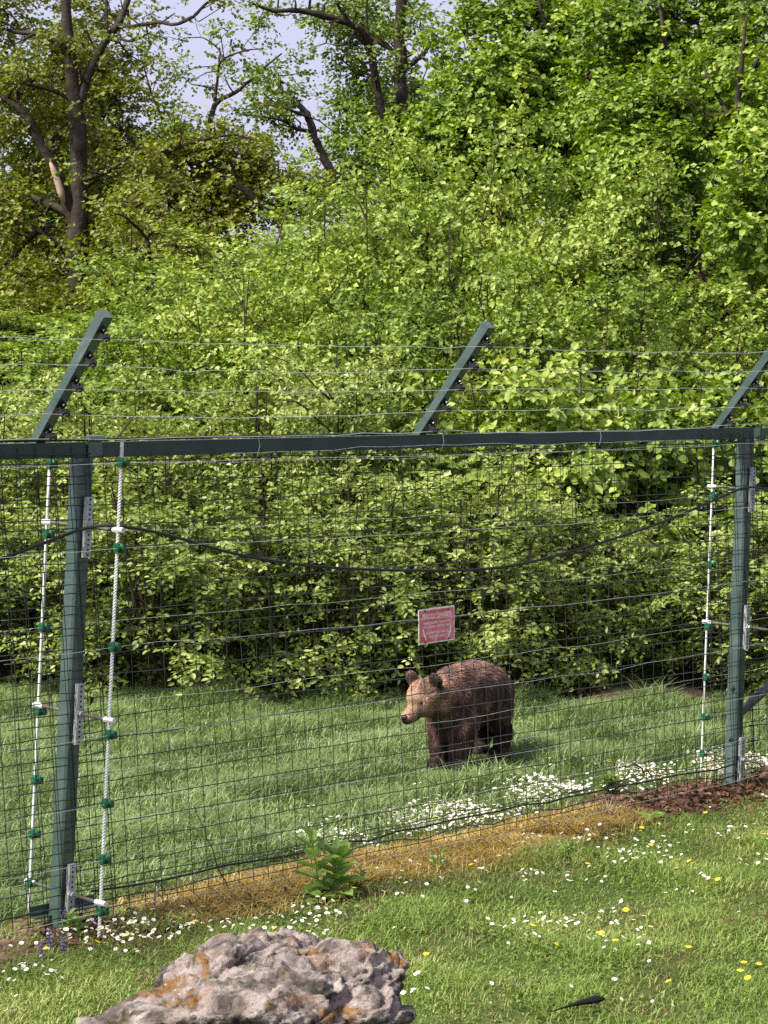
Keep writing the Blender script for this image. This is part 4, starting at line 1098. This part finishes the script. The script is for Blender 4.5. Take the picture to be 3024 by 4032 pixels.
    Sx = nrm(np.cross(D, Nn)); wd = (.0028 + .0016 * rng.uniform(0, 1, nf))[:, None] * np.clip(ln / .03, .6, 1)[:, None]
    mid = P + D * ln[:, None] * .5 + Nn * ln[:, None] * .03; tip = P + D * ln[:, None] - Nn * ln[:, None] * .10
    FV = np.stack([P - Sx * wd, P + Sx * wd, mid + Sx * wd * .8, mid - Sx * wd * .8, tip], 1)
    o = (np.arange(nf) * 5)[:, None]
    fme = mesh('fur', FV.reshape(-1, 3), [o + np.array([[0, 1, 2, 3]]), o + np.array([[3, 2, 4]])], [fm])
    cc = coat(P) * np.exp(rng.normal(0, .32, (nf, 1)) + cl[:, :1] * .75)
    cc = np.repeat(cc[:, None], 5, 1) * np.array([.45, .45, .85, .85, 1.45])[None, :, None]  # roots darkened and tips brightened, painting in light caught by the fur
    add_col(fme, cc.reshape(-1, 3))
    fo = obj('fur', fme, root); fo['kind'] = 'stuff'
    me_ = plain('bear_eye', (.012, .007, .005), .12, .6); mn = plain('bear_nose', (.012, .011, .012), .5, .35); mc = plain('claw_horn', (.05, .04, .035), .4)
    for sg, e in zip((-1, 1), eyep):
        L2 = grow([(e, np.array([.0105] * 3), I3)], .0022, 1); L2.materials.clear(); L2.materials.append(me_); obj('eye', L2, root)
    nz = grow([(HC + Fd * .229 - Uh * .010, np.array([.019, .027, .020]), HX), (HC + Fd * .230 - Uh * .034, np.array([.012, .012, .014]), HX)], .003, 2)
    nz.materials.clear(); nz.materials.append(mn); nz.polygons.foreach_set('use_smooth', np.ones(len(nz.polygons), bool)); obj('nose', nz, root)
    for s, a0 in ((.082, -.02), (-.080, .03)):
        for k in range(4):
            so = (k - 1.5) * .024
            MB().tube([q(a0 - .105, s + so, .036), q(a0 - .135, s + so * 1.1, .026), q(a0 - .150, s + so * 1.1, .008)], [.007, .0055, .001], 5).build('claw', mc, root, smooth=True)
bear()

# ------------------------------------------------------------------ lichen-covered limestone boulder
def rock_mat():
    m = bpy.data.materials.new('lichen_limestone'); m.use_nodes = True
    t = m.node_tree; N = t.nodes; L = t.links; b = N['Principled BSDF']; tc = N.new('ShaderNodeTexCoord')
    def nz(sc, det=8, dist=0, ro=.6):
        n = N.new('ShaderNodeTexNoise'); n.inputs['Scale'].default_value = sc; n.inputs['Detail'].default_value = det; n.inputs['Distortion'].default_value = dist; n.inputs['Roughness'].default_value = ro
        L.new(tc.outputs['Object'], n.inputs['Vector']); return n.outputs[0]
    def ramp(src, st):
        c = N.new('ShaderNodeValToRGB'); el = c.color_ramp.elements
        while len(el) < len(st): el.new(.5)
        for e, (p, col) in zip(el, st): e.position = p; e.color = (*col, 1)
        L.new(src, c.inputs[0]); return c.outputs[0]
    def mix(f, a, bb):
        n = N.new('ShaderNodeMix'); n.data_type = 'RGBA'; L.new(f, n.inputs[0]); L.new(a, n.inputs[6]); L.new(bb, n.inputs[7]); return n.outputs[2]
    base = ramp(nz(7, 10, .4), [(.30, (.070, .058, .050)), (.42, (.17, .14, .122)), (.52, (.33, .275, .25)), (.72, (.46, .40, .375))])
    dark = ramp(nz(16, 9, .3), [(.3, (.022, .021, .020)), (.7, (.085, .078, .068))])
    f1 = ramp(nz(9, 9, .2, .75), [(.47, (0, 0, 0)), (.60, (1, 1, 1))])
    c = mix(f1, base, dark)
    lich = ramp(nz(30, 7), [(.3, (.13, .055, .010)), (.7, (.30, .15, .035))])
    f2 = ramp(nz(5.5, 9, .5, .68), [(.55, (0, 0, 0)), (.63, (.85, .85, .85))])
    c = mix(f2, c, lich)
    pal = ramp(nz(50, 4), [(.3, (.36, .36, .31)), (.7, (.55, .55, .50))])
    f3 = ramp(nz(24, 5, .3), [(.66, (0, 0, 0)), (.70, (.8, .8, .8))])
    c = mix(f3, c, pal)
    moss = ramp(nz(40, 5), [(.3, (.05, .052, .016)), (.7, (.11, .105, .035))])
    f4 = ramp(nz(4.3, 8, .6, .66), [(.57, (0, 0, 0)), (.66, (.7, .7, .7))])
    c = mix(f4, c, moss)
    L.new(c, b.inputs['Base Color']); b.inputs['Roughness'].default_value = .9; b.inputs['Specular IOR Level'].default_value = .15
    bp = N.new('ShaderNodeBump'); bp.inputs['Strength'].default_value = 1.0; bp.inputs['Distance'].default_value = .022
    L.new(nz(38, 10, .2, .7), bp.inputs['Height']); L.new(bp.outputs[0], b.inputs['Normal'])
    return m
def boulder():
    D0 = 7.9
    base = on_ground(1010, 4032); cx = at(1010, 3900, D0)
    gz = float(terr(cx[0], cx[1])); ctr = np.array([cx[0], cx[1], gz])
    L_ = []
    def lump(px, py, zc, rx, ry, rd, tilt=0.0):
        p = at(px, py, zc) - ctr; s = zc / FPX
        c_, s_ = math.cos(tilt), math.sin(tilt)
        A = np.array([[c_, 0, -s_], [0, 1, 0], [s_, 0, c_]])
        L_.append((p, np.array([rx * s, rd, ry * s]), A))
    # upper bench, middle shelf, long front ledge, broken right end
    lump(1000, 3790, 8.02, 250, 118, .20, -.05); lump(860, 3800, 7.95, 170, 105, .18, .35); lump(1110, 3755, 8.05, 160, 88, .18, -.15)
    lump(1330, 3850, 8.0, 190, 140, .20, -.12); lump(1440, 3830, 7.9, 130, 110, .16, -.2); lump(1540, 3812, 7.92, 62, 42, .09, -.1)
    lump(1500, 3890, 7.85, 85, 46, .10, 0); lump(1545, 3990, 7.82, 80, 70, .12, 0); lump(1440, 4000, 7.70, 150, 110, .13, .05)
    lump(1000, 3890, 7.78, 290, 95, .18, .16); lump(1220, 3900, 7.74, 190, 95, .15, -.1); lump(760, 3900, 7.84, 180, 90, .16, .42)
    lump(860, 3985, 7.60, 320, 105, .18, .12); lump(600, 4010, 7.62, 230, 88, .17, .16); lump(1120, 4010, 7.56, 230, 120, .15, -.2)
    lump(430, 4080, 7.62, 160, 90, .15, .2); lump(700, 3870, 7.98, 100, 70, .12, .5)
    lump(950, 4180, 7.75, 620, 190, .34, 0); lump(1250, 4150, 7.8, 330, 230, .28, 0)
    me = grow(L_, .0072, 2)
    V = get_co(me); No = get_no(me)
    D = np.zeros(len(V))
    for i in range(len(V)):
        p = Vector(V[i])
        w_ = Vector((p.x * 2.0 + p.z * .9, p.y * 2.0, p.z * 7.0 - p.x * 1.6))        # tilted beds
        a = noise.ridged_multi_fractal(w_ * 1.5, .9, 2.1, 5, 1.0, 2.0)
        b_ = noise.fractal(p * 9.0, .8, 2.0, 5); cc = noise.fractal(p * 34.0, .8, 2.0, 4)
        pit = noise.voronoi(p * 10.0)[0][0]
        st_ = noise.fractal(w_ * 1.1, .9, 2.0, 3) * 3.0; st_ = st_ - math.floor(st_); crack = max(0.0, 1 - abs(st_ - .5) * 9)     # bed joints
        bl_ = noise.voronoi(p * 4.5)[0]; edge_ = max(0.0, 1 - (bl_[1] - bl_[0]) * 7)
        u_ = p.z * 10.0 - p.x * 2.6 + p.y * 1.5 + noise.fractal(p * 3.2, .9, 2.0, 4) * 1.3; fr_ = u_ - math.floor(u_)
        D[i] = (a - 1.0) * .014 + b_ * .010 + cc * .0055 - max(0, .20 - pit) * .05 - crack * .012 - edge_ * .006 + (fr_ ** 1.6 if fr_ < .86 else (1 - fr_) / .14 * .79) * .036 - .015
    V2 = V + No * D[:, None]
    me.vertices.foreach_set('co', V2.astype(np.float32).ravel()); me.update()
    me.polygons.foreach_set('use_smooth', np.ones(len(me.polygons), bool)); me.name = 'boulder'
    me.materials.clear(); me.materials.append(rock_mat())
    o = obj('boulder', me, loc=ctr); tag(o, 'weathered limestone boulder with orange lichen lying on the lawn', 'boulder')
boulder()

# ------------------------------------------------------------------ flowers and small plants
def flower_mesh(name, rng, petals, hr, stem, pm, cm, core=.36, cup=.15, lean=.3):
    az = rng.uniform(0, 6.28); ln = rng.uniform(0, lean)
    top = np.array([math.cos(az) * stem * .3 * ln, math.sin(az) * stem * .3 * ln, stem])
    ax = nrm(np.array([math.cos(az) * ln, math.sin(az) * ln, 1.])); F = frame(nrm(np.cross(ax, [0.3, 1, 0.1])), ax)
    V = []; Fq = []; mi = []
    u, v = F[:, 0], F[:, 1]
    n = 0
    th = np.arange(3) * 2.094
    for c, r_ in ((np.zeros(3), .0013), (top, .0010)): V += [c + r_ * np.array([math.cos(a), math.sin(a), 0]) for a in th]
    quads = [[k, (k + 1) % 3, 3 + (k + 1) % 3, 3 + k] for k in range(3)]; mi += [1] * 3; n = 6
    for k in range(petals):
        a = 2 * math.pi * k / petals; da = math.pi / petals * .86
        def pt(r_, aa, h): return top + u * math.cos(aa) * r_ + v * math.sin(aa) * r_ + ax * h
        rr_ = hr * rng.uniform(.88, 1.08)
        V += [pt(hr * .2, a, .0005), pt(rr_ * .8, a - da, cup * hr), pt(rr_, a, cup * hr * .8), pt(rr_ * .8, a + da, cup * hr)]
        quads.append([n, n + 1, n + 2, n + 3]); mi.append(0); n += 4
    ring = [top + u * math.cos(a) * hr * core + v * math.sin(a) * hr * core + ax * .0018 for a in np.arange(6) * 1.0472]
    V += ring + [top + ax * .0045]; tris = [[n + k, n + (k + 1) % 6, n + 6] for k in range(6)]
    return mesh(name, np.array(V), [np.array(quads), np.array(tris)], [pm, M['weed'], cm], mi=mi + [2] * 6)
rf = np.random.default_rng(41)
DM = [flower_mesh('daisy', rf, 9, rf.uniform(.0105, .0140), rf.uniform(.045, .075), M['petal'], M['yellow'], lean=.7) for _ in range(8)]
YM = [flower_mesh('hawkbit', rf, 10, rf.uniform(.014, .018), rf.uniform(.055, .085), M['yellow'], M['yellow'], core=.5, cup=.25, lean=.6) for _ in range(4)]
cand = []
x, y = scatter(9000, 8.6, 15.5, rf); t_, n_ = fence_tn(x, y)
dens = np.clip(vnoise(x, y, 3.4, 51) * 1.3 - .35, 0, 1) * np.clip(.45 + vnoise(x, y, 11, 52), 0, 1)
k = (n_ > .42) & (rf.uniform(0, 1, len(x)) < dens * .42 + .010); cand += list(zip(x[k], y[k]))
def patch(cx, cy, sx, sy, n):
    for _ in range(n):
        px, py = rf.normal(cx, sx), rf.normal(cy, sy)
        if py < 2950 or py > 4100: continue
        p = on_ground(px, py)
        if fence_tn(p[0], p[1])[1] > .10: cand.append((p[0], p[1]))
for a in ((330, 3700, 170, 32, 110), (100, 3850, 70, 60, 34), (120, 3900, 60, 20, 14), (620, 3668, 150, 24, 85), (1000, 3660, 160, 22, 55), (1280, 3640, 90, 25, 26), (1230, 3720, 90, 18, 22), (2200, 3330, 150, 25, 50), (2580, 3370, 70, 14, 34), (2470, 3400, 90, 16, 30), (2060, 3470, 60, 10, 16), (2280, 3470, 70, 20, 14),
          (2230, 3640, 80, 18, 26), (2110, 3680, 90, 22, 18), (2440, 3680, 80, 22, 18), (2470, 3780, 70, 20, 18), (2060, 3730, 40, 14, 10), (2330, 3750, 40, 14, 8), (2850, 3320, 70, 15, 18), (2980, 3400, 40, 20, 10), (1700, 3450, 80, 40, 14), (1760, 3520, 90, 40, 14), (2420, 3590, 50, 14, 7), (2730, 3480, 70, 30, 9)):
    patch(*a)
cand = sorted(set(cand), key=lambda q_: q_[1])
print('lawn daisies', len(cand))
inst = cand[:300]; rest = cand[300:]
for x_, y_ in inst:
    o = obj('daisy', DM[int(rf.integers(8))], loc=(x_, y_, float(terr(x_, y_)) - .002), rot=(0, 0, rf.uniform(0, 6.28)))
    sc_ = rf.uniform(.62, .98); o.scale = (sc_, sc_, sc_)
    tag(o, 'small white daisy standing in the lawn grass', 'daisy', 'daisies in the lawn')
# the rest, and the white drift just inside the mesh
t_ = rf.uniform(1.6, 6.2, 8500); n_ = -rf.gamma(3.2, .15, 8500) - .05
q_ = P_L + E * t_[:, None] + NV * n_[:, None]; x, y = q_[:, 0], q_[:, 1]
k = in_view(x, y) & (rf.uniform(0, 1, len(x)) < smooth01((t_ - 1.5) / 1.7) * np.clip(.5 + vnoise(x, y, 5, 61), 0.05, 1) * .62) & (n_ > -1.35)
rest = rest + list(zip(x[k], y[k]))
def joined(name, meshes, pts, label, cat):
    V = []; Q = []; Tr = []; mq = []; mt = []; n = 0
    for m_ in meshes:
        m_.calc_loop_triangles()
    cache = []
    for m_ in meshes:
        v = get_co(m_); f4 = [list(p.vertices) for p in m_.polygons if len(p.vertices) == 4]; f3 = [list(p.vertices) for p in m_.polygons if len(p.vertices) == 3]
        cache.append((v, np.array(f4), np.array(f3), [p.material_index for p in m_.polygons if len(p.vertices) == 4], [p.material_index for p in m_.polygons if len(p.vertices) == 3]))
    for x_, y_ in pts:
        v, f4, f3, a4, a3 = cache[int(rf.integers(len(cache)))]; a = rf.uniform(0, 6.28); c, s = math.cos(a), math.sin(a); k_ = rf.uniform(.6, .95)
        v2 = (v * k_) @ np.array([[c, s, 0], [-s, c, 0], [0, 0, 1]]) + np.array([x_, y_, float(terr(x_, y_))])
        V.append(v2); Q.append(f4 + n); Tr.append(f3 + n); mq += a4; mt += a3; n += len(v)
    o = obj(name, mesh(name, np.concatenate(V), [np.concatenate(Q), np.concatenate(Tr)], list(meshes[0].materials), mi=mq + mt))
    return tag(o, label, cat, kind='stuff')
joined('daisy_drift', DM, rest, 'white drift of daisies along the foot of the fence', 'daisies')
print('drift', len(rest))
# yellow flowers
ys = [(1390, 3560), (765, 3665), (505, 3700), (375, 3725), (180, 3755), (1425, 3703), (1605, 3790), (1680, 3800), (2310, 3435), (2525, 3310), (2560, 3362), (2550, 3512), (2505, 3562), (2465, 3608), (2370, 3730), (2425, 3790), (2180, 3778), (2095, 3710), (2710, 3800), (2680, 3842), (2780, 3865), (2915, 3880), (2950, 3890), (2985, 3848), (2930, 3845), (2640, 3905), (2720, 3405), (2810, 3485), (2670, 3450), (2920, 3362), (3008, 3335), (2780, 3250), (2150, 3305), (2040, 3436), (1860, 3455), (1775, 3530), (2830, 3484), (1090, 3690), (60, 3790)]
for px, py in ys:
    p = on_ground(px, py + 14); o = obj('hawkbit', YM[int(rf.integers(4))], loc=(p[0], p[1], float(terr(p[0], p[1])) - .002), rot=(0, 0, rf.uniform(0, 6.28)))
    tag(o, 'single yellow hawkbit flower standing in the lawn', 'flower', 'yellow flowers in the lawn')

def leafy_plant(name, label, p, nleaf, h, ll, shape, seed, mat, flower=None, spread=.5, stems=1, cat='plant'):
    rng = np.random.default_rng(seed); b = np.array([p[0], p[1], float(terr(p[0], p[1]))])
    r_ = empty(name, b); tag(r_, label, cat)
    for s in range(stems):
        a0 = rng.uniform(0, 6.28); e = np.array([math.cos(a0), math.sin(a0), 0]) * (h * .25 if stems > 1 else .01) + UP * h * (1 if s == 0 else rng.uniform(.55, .9)); st = np.array([math.cos(a0), math.sin(a0), 0]) * (.03 if stems > 1 else 0)
        MB().tube([st, st * .5 + e * .5, e], [.005, .004, .002], 5).build('stem', mat, r_)
        for k in range(nleaf):
            f = (k + .4) / nleaf; a = k * 2.4 + a0
            out = np.array([math.cos(a), math.sin(a), 0]); up_ = .25 + 1.1 * f ** 2
            P0 = st + (e - st) * f
            (V, Q) = leaf_geo(P0[None], (out * spread * 2 + UP * up_)[None], (UP * .9 - out * .35 + rng.normal(0, .15, 3))[None], np.array([ll * (1.15 - .5 * f) * rng.uniform(.8, 1.2)]), shape, fold=.3)
            obj('leaf', mesh('leaf', V, Q, [mat]), r_)
    if flower:
        for k in range(3):
            o = obj('flower', flower, r_, loc=(rng.normal(0, .03), rng.normal(0, .03), h * .8))
    return r_
leafy_plant('nettle_plant', 'leafy bright green weed standing in the dead grass by the mesh', on_ground(1290, 3550), 17, .32, .135, 'oval', 1, M['weed'], stems=3)
leafy_plant('dock_plant', 'broad-leaved low weed at the foot of the tall green weed', on_ground(1260, 3575), 5, .05, .10, 'round', 2, M['weed'], spread=.9)
leafy_plant('small_weed', 'small dark weed clump beside the tall green weed', on_ground(1400, 3520), 12, .12, .06, 'oval', 3, M['deep'], stems=3, spread=.8)
leafy_plant('small_weed', 'young pale green weed at the edge of the dead grass strip', on_ground(1715, 3430), 9, .11, .06, 'oval', 4, M['weed'], stems=2)
leafy_plant('dock_plant', 'flat pale dock leaves on soil near the dry tuft', on_ground(2560, 3250), 9, .04, .13, 'oval', 5, M['weed'], spread=1.1)
leafy_plant('buttercup_plant', 'round-leaved clump with yellow flower inside the mesh among the daisies', on_ground(2410, 3125), 9, .14, .07, 'round', 6, M['deep'], flower=YM[0], stems=4, spread=.8)
leafy_plant('small_weed', 'leafy weed tuft at the foot of the post beside the boulder', on_ground(290, 3668), 10, .09, .06, 'oval', 7, M['weed'], stems=3)
leafy_plant('small_weed', 'broad weed in the lawn between the daisy patches', on_ground(2240, 3380), 7, .07, .07, 'oval', 8, M['weed'], stems=2, spread=.8)
# purple bugle spikes
for i, (px, py) in enumerate(((252, 3665), (196, 3735), (165, 3785), (250, 3760))):
    p = on_ground(px, py); b = np.array([p[0], p[1], float(terr(p[0], p[1]))]); r_ = empty('bugle_spike', b)
    tag(r_, 'purple bugle flower spike among the daisies by the post beside the boulder', 'flower', 'bugle spikes by the post beside the boulder')
    MB().tube([(0, 0, 0), (.002, 0, .10)], [.003, .002], 5).build('stem', M['weed'], r_)
    mb = MB()
    for k in range(18):
        a = k * 2.4; z = .025 + .075 * k / 18; d_ = np.array([math.cos(a), math.sin(a), .2])
        mb.tube([np.array([0, 0, z]), np.array([0, 0, z]) + d_ * .012, np.array([0, 0, z]) + d_ * .017 - UP * .004], [.003, .0042, .001], 4)
    fo = mb.build('blossom', M['purple'], r_); fo['kind'] = 'stuff'
# dry tufts and stalks
def dry_tuft(label, p, n, h, seed, mat='dry'):
    rng = np.random.default_rng(seed); b = np.array([p[0], p[1], float(terr(p[0], p[1]))])
    V, Fq = blades(np.stack([rng.normal(0, .03, n), rng.normal(0, .03, n), np.zeros(n)], 1), h * rng.uniform(.4, 1.1, n), rng.uniform(.003, .006, n), rng, .9, .3)
    o = obj('dry_tuft', mesh('dry_tuft', V, Fq, [M[mat]]), loc=b); tag(o, label, 'dry grass')
dry_tuft('bleached dry grass tuft on the brown soil under the mesh', on_ground(2385, 3235), 70, .15, 1)
dry_tuft('withered brown weed stump under the mesh close to the post beside the boulder', on_ground(630, 3605), 26, .22, 2)
dry_tuft('sparse dry stalks at the foot of the post where the fence bends', on_ground(2790, 3105), 16, .20, 3)
def stalk(label, a, b, off, r0, mat, seed, name='dead_stalk'):
    rng = np.random.default_rng(seed); A = fl(hit(*a, off)[0], off, hit(*a, off)[1]); B = fl(hit(*b, off)[0], off - .02, hit(*b, off)[1])
    pts = [A + (B - A) * s + (rng.normal(0, .008, 3) if 0 < s < 1 else 0) for s in np.linspace(0, 1, 9)]
    mb = MB(); mb.tube(np.array(pts) - pts[0], np.linspace(r0, r0 * .5, 9), 5)
    o = mb.build(name, mat); o.location = FROOT.matrix_basis @ Vector(pts[0]); o.rotation_euler = (0, 0, ANG); tag(o, label, 'stalk')
stalk('thin dark dead stalk leaning on the mesh above the withered weed', (905, 3510), (775, 3175), .075, .0035, M['twig'], 1)
stalk('short dead twig crossing the mesh low beside the withered weed', (640, 3500), (535, 3320), .075, .0025, M['twig'], 2)
stalk('pale bent dry stalk on the withered weed stump', (600, 3560), (640, 3490), .08, .006, M['paleb'], 3)
stalk('dark fallen twig inside the mesh near the post where the fence bends', (2490, 3010), (2620, 3075), -.06, .006, M['twig'], 4)
# fallen scraps
p = on_ground(2465, 3205); o = MB().tube([(0, 0, .01), (.03, .01, .018), (.06, -.005, .012), (.075, 0, .004)], [.004, .012, .012, .003], 6).build('red_scrap', M['redrag'], None, loc=(p[0], p[1], float(terr(p[0], p[1]))))
tag(o, 'small red scrap lying on the soil beside the dry tuft', 'scrap')
p = on_ground(2300, 4010); z0 = float(terr(p[0], p[1])) + .02
V = []; 
pts = [(-.14, -.10, .012), (-.08, -.055, .018), (-.02, -.02, .026), (.05, .012, .032), (.085, .022, .03)]
wd = [.002, .004, .010, .018, .004]
mb = MB(); mb.tube(pts, wd, 6); o = mb.build('dark_feather', M['flat_black'], None, loc=(p[0], p[1], z0)); tag(o, 'dark feather lying in the lawn grass', 'feather')
# bare earth bank under the shrubs
def earth():
    p = on_ground(2500, 2752); rng = np.random.default_rng(8)
    n = 28; th = np.linspace(0, 2 * math.pi, n, endpoint=False); V = [np.array([0, 0, .09])]; F_ = []
    for r_, h in ((.35, .085), (.7, .06), (1.0, -.03)):
        for a in th:
            k_ = r_ * (1 + .12 * math.sin(3 * a + 1) + .08 * math.sin(5 * a)); V.append(np.array([math.cos(a) * .62 * k_, math.sin(a) * .5 * k_, h + rng.normal(0, .006)]))
    tri = [[0, 1 + k, 1 + (k + 1) % n] for k in range(n)]; qd = [[1 + i * n + k, 1 + (i + 1) * n + k, 1 + (i + 1) * n + (k + 1) % n, 1 + i * n + (k + 1) % n] for i in range(2) for k in range(n)]
    m_ = ramp_mat('bare_brown_earth', [(.3, (.060, .036, .026)), (.6, (.14, .088, .066)), (.8, (.20, .135, .105))], scale=9, rough=.95, spec=.1, bump=.6, bscale=30)
    o = obj('earth_mound', mesh('earth_mound', np.array(V), [np.array(tri), np.array(qd)], [m_], True), loc=(p[0], p[1] + .15, float(terr(p[0], p[1] + .15)) - .01)); tag(o, kind='structure')
earth()
